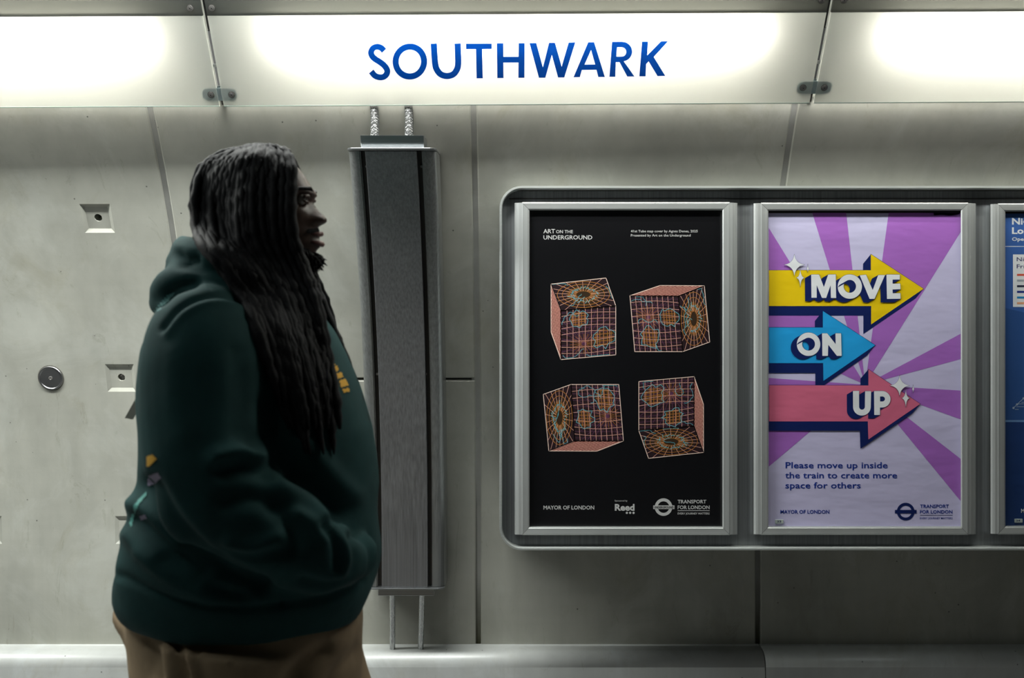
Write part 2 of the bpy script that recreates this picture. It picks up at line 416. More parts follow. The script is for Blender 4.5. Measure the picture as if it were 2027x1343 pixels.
for i in range(3):
    a, b = gaps[i] + .0065, gaps[i+1] - .0065
    P = thing('sign_panel', GP.pt((a+b)/2, 0), panel_lab[i], 'sign', 'illuminated glass sign panels')
    gslab(GP, [(a,0),(b,0),(b,VB),(a,VB)], -.008, 0, 'glass_pane', M_glass, P, back=False)
    gslab(GP, [(a,0.0005),(b,0.0005),(b,.0028),(a,.0028)], .0001, .0012, 'glass_edge', M_seal, P)
    gslab(GP, [(a,VB+.0006),(b,VB+.0006),(b,.43),(a,.43)], -.008, 0, 'grey_band', M_band, P, back=False)['label'] = 'dark grey backed band along the top of the glass'
    # fluorescent tube behind the glass
    MB().tube([GP.pt(a+.17, .215, -.060), GP.pt(b-.17, .215, -.060)], .013, 12).build('lamp_tube', M_tube, P, True)
    if i == 1:
        Z = lambda pts: zm(pts, 680, 60, 3.0712)
        def letter(*loops): Flat(GP, .0009).poly(*[Z(l) for l in loops]).build('letter', M_sign, P, )
        letter(stroke([(245,121),(228,104),(204,96),(179,104),(166,128),(172,152),(190,170),(218,188),(246,210),(264,238),(261,262),(243,279),(217,282),(190,272),(167,246)], 36))
        letter(ell(402,187,105,110,56), ell(402,187,68,72,48))
        letter(stroke([(547,78),(550,130),(556,200),(566,236),(592,266),(630,276),(668,264),(690,232),(696,195),(694,130),(692,78)], 38))
        letter([(742,79),(900,79),(899,113),(841,113),(846,291),(808,291),(803,113),(744,113)])
        letter([(930,78),(970,78),(971,160),(1062,160),(1063,77),(1100,77),(1099,289),(1062,289),(1062,196),(971,196),(972,290),(934,290)])
        letter([(1128,77),(1170,77),(1211,226),(1247,76),(1284,76),(1325,222),(1366,75),(1408,74),(1341,288),(1303,288),(1265,150),(1226,289),(1187,289)])
        letter([(1485,74),(1522,74),(1588,286),(1548,286),(1536,242),(1448,243),(1436,286),(1397,287)], [(1503,122),(1528,209),(1464,210)])
        letter([(1630,72)] + ell(1692,132,61,60,14,-90,80) + [(1768,284),(1724,284),(1676,196),(1654,196),(1651,285),(1615,285)], [(1661,106)] + ell(1690,134,27,28,10,-90,90) + [(1657,162)])
        letter([(1812,71),(1849,71),(1844,156),(1928,70),(1972,69),(1884,165),(1955,281),(1908,282),(1853,193),(1838,209),(1835,283),(1797,283)])
# bolts: each belongs to its pane
sp = [o for o in C.objects if o.name.startswith('sign_panel')]
for (px, py, k) in ((375,13,0),(418,13,1),(417,185,0),(458,185,1),(1625,3,1),(1669,3,2),(1589,176,1),(1631,176,2)):
    u, v = GP.uv(px, py); rad = .0098
    ring = [(u+rad*math.cos(t), v+rad*math.sin(t)) for t in [2*math.pi*j/24 for j in range(24)]]
    def disc(r, l0, l1, nm, mt, par): return gslab(GP, [(u+r*math.cos(2*math.pi*j/24), v+r*math.sin(2*math.pi*j/24)) for j in range(24)], l0, l1, nm, mt, par)
    bo = disc(.0098, 0, .0020, 'bolt', M_boltd, sp[k]); disc(.0086, .0018, .0034, 'bolt_washer', M_bolt, bo); disc(.0052, .0032, .0036, 'bolt_ring', M_boltd, bo)
    disc(.0046, .0034, .0044, 'bolt_head', M_bolt, bo); disc(.0018, .0040, .0047, 'hex_socket', M_dark, bo)
# clamp at each joint: spine in the slot and a rounded plate behind the glass
for gi, lab in ((1, 'polished steel joint clamp in the slot left of the SOUTHWARK panel'), (2, 'polished steel joint clamp in the slot right of the SOUTHWARK panel')):
    u0 = gaps[gi]; T = thing('joint_clamp', GP.pt(u0, 0, -.02), lab, 'bracket', 'clamps between the glass sign panels')
    gslab(GP, [(u0-.0052,.035),(u0+.0052,.035),(u0+.0052,.225),(u0-.0052,.225)], -.026, -.010, 'spine', M_chrome, T)
    gslab(GP, [(u0-.0060,-.004),(u0+.0060,-.004),(u0+.0060,.034),(u0-.0060,.034)], -.040, -.022, 'lower_block', M_groove, T)
    gslab(GP, [(u0-.0060,.226),(u0+.0060,.226),(u0+.0060,.42),(u0-.0060,.42)], -.040, -.022, 'upper_block', M_dark, T)
    gslab(GP, [(u0-.0055,.120),(u0+.0055,.120),(u0+.0055,.128),(u0-.0055,.128)], -.011, -.006, 'spine_stop', M_rim, T)
    v0 = GP.uv(437, 185)[1] if gi == 1 else GP.uv(1610, 176)[1]; hw = .053; rr = .017; pl = []
    for cx_, a0 in ((hw-rr, -90), (-(hw-rr), 90)):
        pl += [(u0+cx_+rr*math.cos(math.radians(a0+t)), v0+rr*1.15*math.sin(math.radians(a0+t))) for t in range(0, 181, 15)]
    gslab(GP, pl, -.0045, -.0008, 'clamp_plate', M_brkt, T)
# white painted trough behind the glass
tr = MB(); X0, X1 = -2.75, 2.75
TRO = [(.0, -.150), (.45, -.150), (.45, -.010), (.455, -.010), (.455, -.156), (-.004, -.156)]
v = [GP.pt(X0, a, b) for a, b in TRO] + [GP.pt(X1, a, b) for a, b in TRO]; n = len(TRO)
tag(obj('trim_2', v, [(i, (i+1) % n, n+(i+1) % n, n+i) for i in range(n)] + [tuple(range(n)), tuple(range(2*n-1, n-1, -1))], M_trough), kind='structure')

# ---------------------------------------------------------------- vertical steel casing with its hoses and pipes
xl, xr = -.485, -.2235; t_top, t_bot = 32.2, None
R2 = .14
def tpx(py, off):      # parameter t at which W(.., t, off) is seen at row py
    lo, hi = -ZC, 2.6
    for _ in range(50):
        mid = (lo+hi)/2; p = W(0, mid, off); yy = CY - (p.z-H)/p.y*F
        if yy > py: lo = mid
        else: hi = mid
    return lo
def sweep(secs, t0, t1, name, mt, parent, smooth=False, step=.05):
    """secs: closed list of (x, off), swept along the lining curve"""
    ts = frange(t0, t1, step); n = len(secs); f = []
    def te(t, o):      # ends are cut almost level instead of square to the curve
        if t < .05: return t
        z = ZC + (R-R2)*math.sin(t/R); return t + .8*(R*math.asin((z-ZC)/(R-o)) - t)
    v = [W(x, te(t0, o) + (te(t1, o)-te(t0, o))*k/(len(ts)-1), o) for k in range(len(ts)) for x, o in secs]
    for k in range(len(ts)-1):
        for i in range(n): f.append((k*n+i, k*n+(i+1) % n, (k+1)*n+(i+1) % n, (k+1)*n+i))
    f.append(tuple(range(n-1,-1,-1))); f.append(tuple((len(ts)-1)*n+i for i in range(n)))
    o = obj(name, v, f, mt, parent)
    if smooth:
        for p in o.data.polygons: p.use_smooth = len(p.vertices) == 4
    return o
tT, tB = tpx(299, R2), tpx(1163, R2)
case = thing('cable_casing', W((xl+xr)/2, tB, R2), 'tall brushed steel cable casing following the curved wall behind the person', 'casing')
# back body between wings, deep in the grooves
g1 = (xl+.034, xl+.052); g2 = (xr-.057, xr-.040)
sweep([(xl+.012, .0), (xr-.012, 0), (xr-.012, .115), (xl+.012, .115)], tB, tT, 'back_box', M_groove, case)
def arcsec(x_out, x_in, sgn):
    pts = []; r = .024
    for k in range(7):
        a = math.radians(90*k/6); pts.append((x_out + sgn*(r - r*math.cos(a)), R2-.004 - r + r*math.sin(a)))
    return [(x_out, .01)] + pts + [(x_in, R2-.004), (x_in, R2-.012), (x_in - sgn*.002, .05)]
wl = arcsec(xl, g1[0], 1); wr = arcsec(xr, g2[1], -1)
sweep(wl, tB, tT, 'side_wing', M_wing, case, True)
def fixn(o):
    import bmesh
    bm = bmesh.new(); bm.from_mesh(o.data); bmesh.ops.recalc_face_normals(bm, faces=bm.faces); bm.to_mesh(o.data); bm.free(); return o
o = sweep(wr, tB, tT, 'side_wing', M_wing, case, True)
for q in C.objects:
    if q.name.startswith('side_wing'):
        fixn(q); es = q.modifiers.new('split', 'EDGE_SPLIT'); es.split_angle = math.radians(35)
bevel(fixn(sweep([(g1[1], .05), (g2[0], .05), (g2[0], R2+.001), (g1[1], R2+.001)], tB, tT, 'front_cover', M_case, case)), .0015)
# inner flange that shows beside the cover in each groove
for x0_, x1_ in ((g1[0], g1[0]+.0035), (g2[1]-.0035, g2[1])):
    fixn(sweep([(x0_, .05), (x1_, .05), (x1_, R2-.010), (x0_, R2-.010)], tB, tT, 'groove_flange', M_wing, case))
# caps with rounded front corners
def capsec(grow, r=.022):
    x0_, x1_ = xl-grow, xr+grow; fr = R2+.010+grow; out = [(x0_, .0), (x1_, .0)]
    out += [(x1_-r+r*math.cos(math.radians(a)), fr-r+r*math.sin(math.radians(a))) for a in range(0, 91, 15)]
    out += [(x0_+r-r*math.cos(math.radians(a)), fr-r+r*math.sin(math.radians(a))) for a in range(90, -1, -15)]
    return out
bevel(fixn(sweep(capsec(.001), tT+.001, tT+.010, 'top_cap', M_cap, case, step=1)), .003, 3)
bevel(fixn(sweep(capsec(0), tB-.006, tB-.001, 'bottom_cap', M_cap, case, step=1)), .002)
bx0, bx1 = at(715, 280, 2.93).x, at(840, 280, 2.93).x
bevel(fixn(sweep([(bx0,.04),(bx1,.04),(bx1,R2-.002),(bx0,R2-.002)], tT+.010, tT+.052, 'gland_box', M_box, case, step=1)), .0015)
bx0b, bx1b = at(748, 1175, 3.31).x, at(859, 1175, 3.31).x
bevel(fixn(sweep([(bx0b,.06),(bx1b,.06),(bx1b,R2-.004),(bx0b,R2-.004)], tB-.030, tB-.006, 'gland_box', M_box, case, step=1)), .0015)
for px in (723, 833):
    c = W(at(px, 334, 2.95).x, tpx(334, R2), R2-.020)
    MB().tube([c, c + Vector((0, -.004, -.002))], .004, 12).build('screw', M_bolt, case)
for px in (746, 842):
    c = W(at(px, 744, 3.23).x, tpx(744, R2), R2-.020); MB().tube([c, c + Vector((0, -.004, -.001))], .004, 12).build('screw', M_bolt, case)
# braided hoses: woven strands wrapped on a core
M_braid = mat('braid_wire', (.24, .24, .24), .35, .8); M_core = mat('hose_core', (.05, .05, .05), .6)
for px, px1, lab in ((741, 746, 'left braided steel hose between the sign and the casing'), (809, 813, 'right braided steel hose between the sign and the casing')):
    p1 = W(at(px1, 262, 2.98).x, tT+.040, R2-.030); x2 = at(px, 200, 3.0).x
    top = Vector((x2, 2.992, 2.090)); path = [Vector((p1.x, p1.y, p1.z-.004)), p1, p1.lerp(top, .5) + Vector((.001, .004, 0)), top, top + Vector((0, -.022, .032))]
    path = [Vector(q) for q in crm([tuple(q) for q in path], 8)]
    T = thing('braided_hose', tuple(p1), lab, 'hose', 'braided steel hoses above the casing')
    MB().tube(path, .0105, 14).build('hose_core', M_core, T, True)
    mb = MB()
    n = len(path)
    cum = [0]
    for a, b in zip(path, path[1:]): cum.append(cum[-1] + (b-a).length)
    def pos(s):
        for i in range(n-1):
            if s <= cum[i+1]: return path[i].lerp(path[i+1], (s-cum[i])/(cum[i+1]-cum[i]+1e-9)), (path[i+1]-path[i]).normalized()
        return path[-1], (path[-1]-path[-2]).normalized()
    for sgn in (1, -1):
        for j in range(8):
            pts = []; m_ = 60
            for k in range(m_):
                s_ = cum[-1]*k/(m_-1); c, t = pos(s_); up = Vector((0,1,0)); up = (up - t*up.dot(t)).normalized(); sd = t.cross(up)
                a = sgn*s_/.0105*1.5 + 2*math.pi*j/8; rr_ = .0114 + .0007*sgn*math.cos(s_/.0105*1.1*12/2)
                pts.append(c + (up*math.cos(a) + sd*math.sin(a))*rr_)
            mb.tube(pts, .0011, 5, False)
    tag(mb.build('wire_braid', M_braid, T), kind='stuff')
M_pipe = brushed('pipe_steel', (.55, .56, .56, 1), .25, 'z', var=.1)
for px, px1, lab in ((776, 776, 'left thin steel pipe running from the casing down to the ledge'), (835, 832, 'right thin steel pipe running from the casing down to the ledge')):
    p0 = W(at(px, 1180, 3.34).x, tB-.028, .105); p1 = Vector((at(px1, 1280, 3.40).x, 3.412, .316))
    MBp = MB().tube([p0, p0.lerp(p1, .5) + Vector((0, .004, 0)), p1], .0095, 16)
    o = obj('steel_pipe', MBp.v, MBp.f, M_pipe, None, True); es = o.modifiers.new('s', 'EDGE_SPLIT'); es.split_angle = 1
    tag(o, lab, 'pipe', 'steel pipes below the casing')

# round steel cover
c = W(at(101.5, 748, 3.375).x, tz(1.248), 0); a_ = tz(1.248)/R; nrm = Vector((0, -math.cos(a_), -math.sin(a_)))
cov = thing('round_cover', c, 'round brushed steel cover plate set in the concrete between two wall pockets', 'cover')
M_disc = mat('turned_steel', (.30, .30, .31), .3, 1)
m = M_disc; geo = N(m, 'ShaderNodeTexCoord'); wv = N(m, 'ShaderNodeTexWave', wave_type='RINGS', rings_direction='SPHERICAL'); wv.inputs['Scale'].default_value = 90; L(m, geo.outputs['Object'], wv.inputs['Vector']); bump(m, wv.outputs['Fac'], .15, .0006)
rw = .0415
def lathe(c, ax, prof, n=48):
    up = Vector((1,0,0)); sd = ax.cross(up).normalized(); v = []; f = []
    for r_, h_ in prof:
        for k in range(n): t = 2*math.pi*k/n; v.append(c + ax*h_ + (up*math.cos(t) + sd*math.sin(t))*r_)
    for i in range(len(prof)-1):
        for k in range(n): f.append((i*n+k, i*n+(k+1) % n, (i+1)*n+(k+1) % n, (i+1)*n+k))
    f.append(tuple((len(prof)-1)*n+k for k in range(n))); return v, f
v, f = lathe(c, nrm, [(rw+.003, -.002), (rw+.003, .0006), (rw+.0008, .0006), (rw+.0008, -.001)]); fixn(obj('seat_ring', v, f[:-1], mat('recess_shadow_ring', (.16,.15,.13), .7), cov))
v, f = lathe(c, nrm, [(rw, -.004), (rw, .003), (rw-.0015, .005), (rw-.005, .0055), (rw-.007, .0035), (.0001, .0022)]); o = fixn(obj('disc', v, f, M_disc, cov, True)); es = o.modifiers.new('s', 'EDGE_SPLIT'); es.split_angle = .6
v, f = lathe(c, nrm, [(.0065, .001), (.0065, .0045), (.0045, .0055), (.003, .0045), (.0001, .0045)]); fixn(obj('centre_screw', v, f, M_bolt, cov))
# dull plug inside the middle pocket's hole
c = W(-1.3265, tz(1.248), -.020); a_ = tz(1.248)/R; nrm = Vector((0, -math.cos(a_), -math.sin(a_)))
v, f = lathe(c, nrm, [(.0112, -.01), (.0112, .0), (.008, .003), (.004, .001), (.0001, .001)], 20)
tag(fixn(obj('pocket_plug', v, f, M_bolt)), 'small steel plug in the hole of the wall pocket level with the round cover', 'plug')

# ---------------------------------------------------------------- poster tray, frames and posters
DR, DFL, DF, DP = 3.090, 3.128, 3.098, 3.1125
tray = thing('poster_tray', at(1500, 1090, DR), 'long shallow steel tray with rounded corners holding the framed posters', 'tray')
def rrect(x0, x1, z0, z1, r, n=8):
    out = []
    for cx_, cz_, a0 in ((x1-r, z1-r, 0), (x0+r, z1-r, 90), (x0+r, z0+r, 180), (x1-r, z0+r, 270)):
        out += [(cx_+r*math.cos(math.radians(a0+90*k/n)), cz_+r*math.sin(math.radians(a0+90*k/n))) for k in range(n+1)]
    return out
tx0, tz1, tz0_ = at(988.5, 0, DR).x, at(0, 368, DR).z, at(0, 1090.5, DR).z; tx1 = at(2445, 0, DR).x
r0 = .070
def loop(i, D, rr=None): return [(x, D if not callable(D) else D(z), z) for x, z in rrect(tx0+i, tx1-i, tz0_+i, tz1-i, (r0-i))]
Ls = [loop(0, lambda z: max(DR+.012, wall_D(z)+.002)), loop(0, DR+.004), loop(.0012, DR), loop(.0065, DR), loop(.0085, DR+.003), loop(.0085, DFL)]
n = len(Ls[0]); v = [p for l in Ls for p in l]; f = [(k*n+i, k*n+(i+1) % n, (k+1)*n+(i+1) % n, (k+1)*n+i) for k in range(len(Ls)-1) for i in range(n)]
o = fixn(obj('rim', v, f, M_rim, tray, True)); es = o.modifiers.new('s', 'EDGE_SPLIT'); es.split_angle = .6
fl = loop(.008, DFL); obj('back_plate', fl, [tuple(range(len(fl)))], M_tray, tray); fixn(tray.children[-1])
# mounting rails behind the frames, seen as lines in the upper channel
for y0, y1 in ((377, 378.5), (393, 395)):
    MB().box((tx0+.03, DFL-.004, at(0,y1,DFL).z), (tx1-.03, DFL, at(0,y0,DFL).z)).build('channel_rib', M_groove, tray)
frames = [(1018.5, 1459.5, 400.5, 1060), (1491.5, 1931.5, 401.5, 1059.5), (1960.5, 2400, 403, 1058.5)]
flab = ['silver snap frame around the black cube poster, nearest the casing', 'silver snap frame around the purple arrow poster', 'silver snap frame cut by the right edge, around the blue poster']
def make_frame(i, k):
    x0, x1, y0, y1 = frames[i]; T = thing('poster_holder', at((x0+x1)/2, y1, DFL), flab[i], 'picture frame', 'silver snap frames in the tray')
    def rc(dx, dy, D):
        return [at(x0+dx, y0+dy, D), at(x1-dx, y0+dy, D), at(x1-dx, y1-dy, D), at(x0+dx, y1-dy, D)]   # tl tr br bl
    c_out = rc(0, 1, DFL-.002); B = rc(14.5, 0, DF); Bm = rc(16, 2, DF-.0025); Cm = rc(27, 13, DF-.001); Cc = rc(29.5, 16, DF+.002); Cb = rc(29.5, 16, DP+.001); Bb = rc(14.5, 0, DFL-.002)
    for a, b, horiz in ((0,1,True), (1,2,False), (2,3,True), (3,0,False)):
        rows = [Bb, B, Bm, Cm, Cc, Cb]; v = []
        for r_ in rows:
            pa, pb = r_[a], r_[b]; d = (pb-pa).normalized()*.0005; v += [pa+d, pb-d]
        f = [(2*k_, 2*k_+1, 2*k_+3, 2*k_+2) for k_ in range(len(rows)-1)]
        if not horiz:   # rounded outer shoulder of the upright
            A0 = rc(0, 1.5, DFL-.002); A1 = rc(.3, 1.5, DF+.008); A2 = rc(4, 1.2, DF+.002); A3 = rc(9, 1, DF-.0008); A4 = rc(14.5, .8, DF-.0016)
            m_ = len(v)
            for r_ in (A0, A1, A2, A3, A4): v += [r_[a], r_[b]]
            f += [(m_+2*k_, m_+2*k_+1, m_+2*k_+3, m_+2*k_+2) for k_ in range(4)]
            f += [(m_+8, m_+9, 5, 4)]; f += [(m_, m_+2, m_+4, m_+6, m_+8), (m_+1, m_+9, m_+7, m_+5, m_+3)]
        q = fixn(obj('rail', v, f, M_frameh if horiz else M_frame, T))
        # keep faces turned to the room
        q.data.update()
        if sum(p.normal.y*p.area for p in q.data.polygons) > 0: q.data.flip_normals()
    mb = MB(); mb.box(tuple(at(x0+16, y1-3, DFL-.001)), tuple(at(x1-16, y0+3, DFL-.003)))
    fixn(mb.build('backing_board', M_groove, T))
    # bright inner lip along the sill
    a, b = at(x0+30, y1-17.5, DP), at(x1-30, y1-16, DP)
    fixn(MB().box((a.x, DF+.001, a.z), (b.x, DP-.001, b.z)).build('sill_lip', M_rim, T))
    return T
FT = [make_frame(i, 0) for i in range(3)]
PP = Plane((0, DP, 0), (1,0,0), (0,0,1))
def sheet(i, dtop, mt, label):
    x0, x1, y0, y1 = frames[i]; a = PP.px(x0+29, y1-16.2); b = PP.px(x1-29, y0+16+dtop)
    o = obj('poster', [(a.x, DP, a.z), (b.x, DP, a.z), (b.x, DP, b.z), (a.x, DP, b.z), (a.x, DP+.0006, a.z), (b.x, DP+.0006, a.z), (b.x, DP+.0006, b.z), (a.x, DP+.0006, b.z)],
            [(0,1,2,3),(7,6,5,4),(0,4,5,1),(1,5,6,2),(2,6,7,3),(3,7,4,0)], mt)
    return tag(o, label, 'poster', 'posters in the snap frames')
K = .00025
# -- black poster with four gridded boxes (a plain stand-in for the printed artwork)
p1 = sheet(0, .5, M_black, 'black poster with four wireframe cubes in pink, orange and cyan')
M_lp = mat('print_pink_line', srgb(236, 176, 160), .5); M_lo = mat('print_orange_line', srgb(196, 128, 52), .5); M_lc = mat('print_cyan_line', srgb(110, 190, 205), .5)
M_lr = mat('print_rust_tone', srgb(120, 48, 42), .5); M_lw = mat('print_cream_edge', srgb(250, 220, 205), .5); M_lm = mat('print_mauve_line', srgb(120, 70, 110), .5)
M_fp = mat('print_dark_maroon_tone', srgb(34, 12, 20), .5); M_fb = mat('print_dark_brown_tone', srgb(52, 34, 14), .5)
def quad(q): 
    q = [np.array(p, float) for p in q]
    return lambda u, w_: tuple((q[0]*(1-u)+q[1]*u)*(1-w_) + (q[3]*(1-u)+q[2]*u)*w_)
def cube(front, polar, brick, o, pole_c):
    E = bpy.data.objects.new('cube_print', None); E.location = (0,0,0); link(E, p1)
    F0, P0, B0 = quad(zm(front, *o)), quad(zm(polar, *o)), quad(zm(brick, *o))
    Fl = Flat(PP, K); 
    for Q in (F0, P0): Fl.poly([Q(0,0), Q(1,0), Q(1,1), Q(0,1)])
    Fl.build('face_tone', M_fp, E)
    # brown patches
    Fb = Flat(PP, 1.5*K); rnd = random.Random(int(o[0]))
    def blob(Q, cu, cv, r, n=18): return [Q(min(.99, max(.01, cu+r*(1+.28*rnd.uniform(-1,1))*math.cos(2*math.pi*k/n))), min(.99, max(.01, cv+r*(1+.28*rnd.uniform(-1,1))*math.sin(2*math.pi*k/n)))) for k in range(n)]
    b1, b2, b3 = blob(F0, pole_c[0], pole_c[1], .17), blob(F0, pole_c[2], pole_c[3], .20), blob(P0, .5, .5, .36)
    for b_ in (b1, b2, b3): Fb.poly(b_)
    Fb.build('patch_tone', M_fb, E)
    g1_ = Flat(PP, 2*K)
    for k in range(1, 9):
        u = k/9; g1_.line([F0(u, w_/8) for w_ in range(9)], .9)
    for k in range(1, 8):
        g1_.line([F0(u/10, k/8 + .035*math.sin(math.pi*u/10)*(1 if k > 4 else -1)) for u in range(11)], .9)
    for k in range(22):
        a = 2*math.pi*k/22; e = 1/max(abs(math.cos(a)), abs(math.sin(a)))
        g1_.line([P0(.5+.14*math.cos(a), .5+.14*math.sin(a)), P0(.5+.5*e*math.cos(a)*.98, .5+.5*e*math.sin(a)*.98)], .75)
    g1_.build('pink_grid', M_lp, E)
    g2_ = Flat(PP, 2.4*K)
    for rr_ in (.47, .38, .26, .13): g2_.line([P0(.5+rr_*math.cos(2*math.pi*k/30), .5+rr_*math.sin(2*math.pi*k/30)) for k in range(30)], .9, True)
    for k in range(30):
        a = 2*math.pi*k/30 + .1; g2_.line([P0(.5+.13*math.cos(a), .5+.13*math.sin(a)), P0(.5+.3*math.cos(a), .5+.3*math.sin(a))], .8)
    cx_, cy_ = pole_c[4], pole_c[5]
    for k in range(20):
        a = 2*math.pi*k/20; g2_.line([F0(cx_+.05*math.cos(a), cy_+.04*math.sin(a)), F0(min(.98,max(.02,cx_+.26*math.cos(a))), min(.98,max(.02,cy_+.2*math.sin(a))))], .55)
    for cb in ((pole_c[0], pole_c[1], .15), (pole_c[2], pole_c[3], .18)):
        for k in (-2,-1,0,1,2):
            hh = math.sqrt(max(0, 1-(k/2.6)**2))*cb[2]
            g2_.line([F0(min(1,max(0,cb[0]+k/2.6*cb[2])), min(1,max(0,cb[1]-hh))), F0(min(1,max(0,cb[0]+k/2.6*cb[2])), min(1,max(0,cb[1]+hh)))], .9)
            g2_.line([F0(min(1,max(0,cb[0]-hh)), min(1,max(0,cb[1]+k/2.6*cb[2]))), F0(min(1,max(0,cb[0]+hh)), min(1,max(0,cb[1]+k/2.6*cb[2])))], .9)
    tag(g2_.build('orange_rings', M_lo, E), kind='stuff')
    g7_ = Flat(PP, 1.8*K)
    for k in range(30):
        a = 2*math.pi*k/30; g7_.line([F0(cx_, cy_), F0(min(.99,max(.01,cx_+.7*math.cos(a))), min(.99,max(.01,cy_+.7*math.sin(a))))], .5)
    for k in range(1, 18, 2): g7_.line([F0(0, k/18), F0(1, k/18)], .5)
    g7_.build('mauve_lines', M_lm, E)
    g3_ = Flat(PP, 2.8*K)
    for b_ in (b1, b2): g3_.line(b_, 1.0, True)
    for k in range(26):
        a = 2*math.pi*k/26; a2 = a+.22
        g3_.line([P0(.5+(.2+.05*rnd.random())*math.cos(a), .5+(.2+.05*rnd.random())*math.sin(a)), P0(.5+(.17+.15*rnd.random())*math.cos(a2), .5+(.17+.15*rnd.random())*math.sin(a2))], 1.1)
    for Q in (F0, P0):
        for j in range(4):
            u_, w_, a_ = rnd.random(), rnd.random(), rnd.uniform(0, 6.28); pl = []
            for k in range(16):
                pl.append(Q(min(.98, max(.02, u_)), min(.98, max(.02, w_)))); a_ += rnd.uniform(-.9, .9); u_ += .035*math.cos(a_); w_ += .035*math.sin(a_)
            g3_.line(pl, .9)
    tag(g3_.build('cyan_outline', M_lc, E), kind='stuff')
    g4_ = Flat(PP, 2*K); g5_ = Flat(PP, 2.4*K)
    g4_.poly([B0(0,0), B0(1,0), B0(1,1), B0(0,1)]); g4_.build('rust_face', M_lr, E)
    for r_ in range(12):
        for k in range(17):
            u = (k+.5*(r_ % 2)+.25*rnd.random())/18; g5_.line([B0(u, (r_+.2)/12), B0(min(1, u+.018), (r_+.6)/12)], .8)
    g5_.build('speckle', M_lw if rnd.random() < 0 else M_lp, E)
    g6_ = Flat(PP, 3.2*K)
    for q in (front, polar, brick): g6_.line(zm(q, *o), 1.3, True)
    g6_.build('cube_edge', M_lw, E)
cube([(375,560),(1185,490),(1185,1215),(375,1285)], [(230,170),(1040,80),(1185,490),(375,560)], [(230,170),(375,560),(375,1285),(230,880)], (1060,540,7.461), (.32,.2,.78,.62,.42,.72))
cube([(100,300),(905,305),(975,1230),(180,1230)], [(905,305),(1335,135),(1425,1070),(975,1230)], [(100,300),(600,130),(1335,135),(905,305)], (1235,550,8.394), (.78,.38,.34,.74,.34,.38))
cube([(565,100),(1385,100),(1465,1070),(630,1070)], [(90,270),(565,100),(630,1070),(185,1240)], [(185,1240),(630,1070),(1465,1070),(1010,1245)], (1065,750,8.667), (.24,.6,.68,.25,.72,.56))
cube([(105,150),(900,80),(900,790),(105,855)], [(105,855),(900,790),(1035,1170),(245,1255)], [(900,80),(1035,480),(1035,1170),(900,790)], (1250,735,7.2625), (.62,.78,.27,.32,.58,.3))
T_ = lambda s, x0, x1, b, c, bo=.01, mt=M_white, par=p1, lift=2*K, nm='lettering': text(s, x0, x1, b, c, PP, lift, mt, par, bo, nm)
T_('ART', 1075.6, 1098.5, 462, 8.6, .012); T_('ON THE', 1100.7, 1134, 462, 6.6, .012); T_('UNDERGROUND', 1075.6, 1172.5, 474.2, 8.4, .016)
T_('41st Tube map cover by Agnes Denes, 2025', 1248.7, 1381, 460.2, 5, .008); T_('Presented by Art on the Underground', 1248.7, 1367, 468.5, 5, .008)
T_('MAYOR OF LONDON', 1075.7, 1176.3, 1009, 7.8, .022); T_('Reed', 1217, 1256, 1011, 13, .04); T_('Sponsored by', 1216.8, 1241.8, 993.3, 3.4, 0)
Fd = Flat(PP, 2*K)
for k in range(3): Fd.poly(ell(1240.8+6.6*k, 1015.8, 2.3, 2.3, 12))
Fd.build('logo_dots', M_white, p1)
def roundel(cx, cy, R0_, R1_, bx0_, bx1_, by0, by1, mt, par):
    Flat(PP, 2*K).poly(ell(cx, cy, R0_, R0_, 48), ell(cx, cy, R1_, R1_, 40)).build('roundel_ring', mt, par)
    Flat(PP, 3*K).poly([(bx0_,by0),(bx1_,by0),(bx1_,by1),(bx0_,by1)]).build('roundel_bar', mt, par)
roundel(1313.4, 1004.4, 17.4, 11.4, 1293, 1335, 1001, 1008.3, M_white, p1)
T_('UNDERGROUND', 1294.6, 1333.4, 1007, 4.6, .02, M_black, p1, 4*K)
T_('TRANSPORT', 1341.3, 1398, 997, 7.3, .022); T_('FOR LONDON', 1341.3, 1404.6, 1008.3, 7.3, .022); T_('EVERY JOURNEY MATTERS', 1341.3, 1404.6, 1019, 4, .015)
Flat(PP, 2*K).poly([(1341.3,1010.9),(1404.6,1010.9),(1404.6,1012),(1341.3,1012)]).build('rule', M_white, p1)

# -- purple sunburst poster with three arrows
p2 = sheet(1, 4.5, M_lav, 'purple sunburst poster with yellow, blue and pink arrows reading MOVE ON UP')
X0p, X1p, Y0p, Y1p = 1521.5, 1901.5, 421.5, 1043
def clip(poly):
    for ax, val, sg in ((0,X0p+.3,1),(0,X1p+.0,-1),(1,Y0p,1),(1,Y1p-.3,-1)):
        out = []
        for a, b in zip(poly, poly[1:]+poly[:1]):
            ia, ib = sg*(a[ax]-val) >= 0, sg*(b[ax]-val) >= 0
            if ia: out.append(a)
            if ia != ib:
                t = (val-a[ax])/(b[ax]-a[ax]); out.append((a[0]+(b[0]-a[0])*t, a[1]+(b[1]-a[1])*t))
        poly = out
        if not poly: return []
    return poly
ctr = (1712.5, 762)
def far(p): return (ctr[0]+(p[0]-ctr[0])*3, ctr[1]+(p[1]-ctr[1])*3)
Fr = Flat(PP, K)
X1e = 1908
for a, b in (((1608,422),(1675,422)), ((1759,422),(1903.4,456.6)), ((1906.6,658.5),(1906.6,710)), ((1907,774),(1907.7,833)), ((1908.5,914.4),(1908.5,1001)),
             ((1605.5,853),(1525,820)), ((1525,785),(1525,749)), ((1525,678),(1525,456.6)), ((1681,640),(1697,640))):
    q = clip([ctr, far(a), far(b)])
    if q and not (a == (1681,640)): Fr.poly(q)
Fr.build('purple_ray', M_pur, p2)
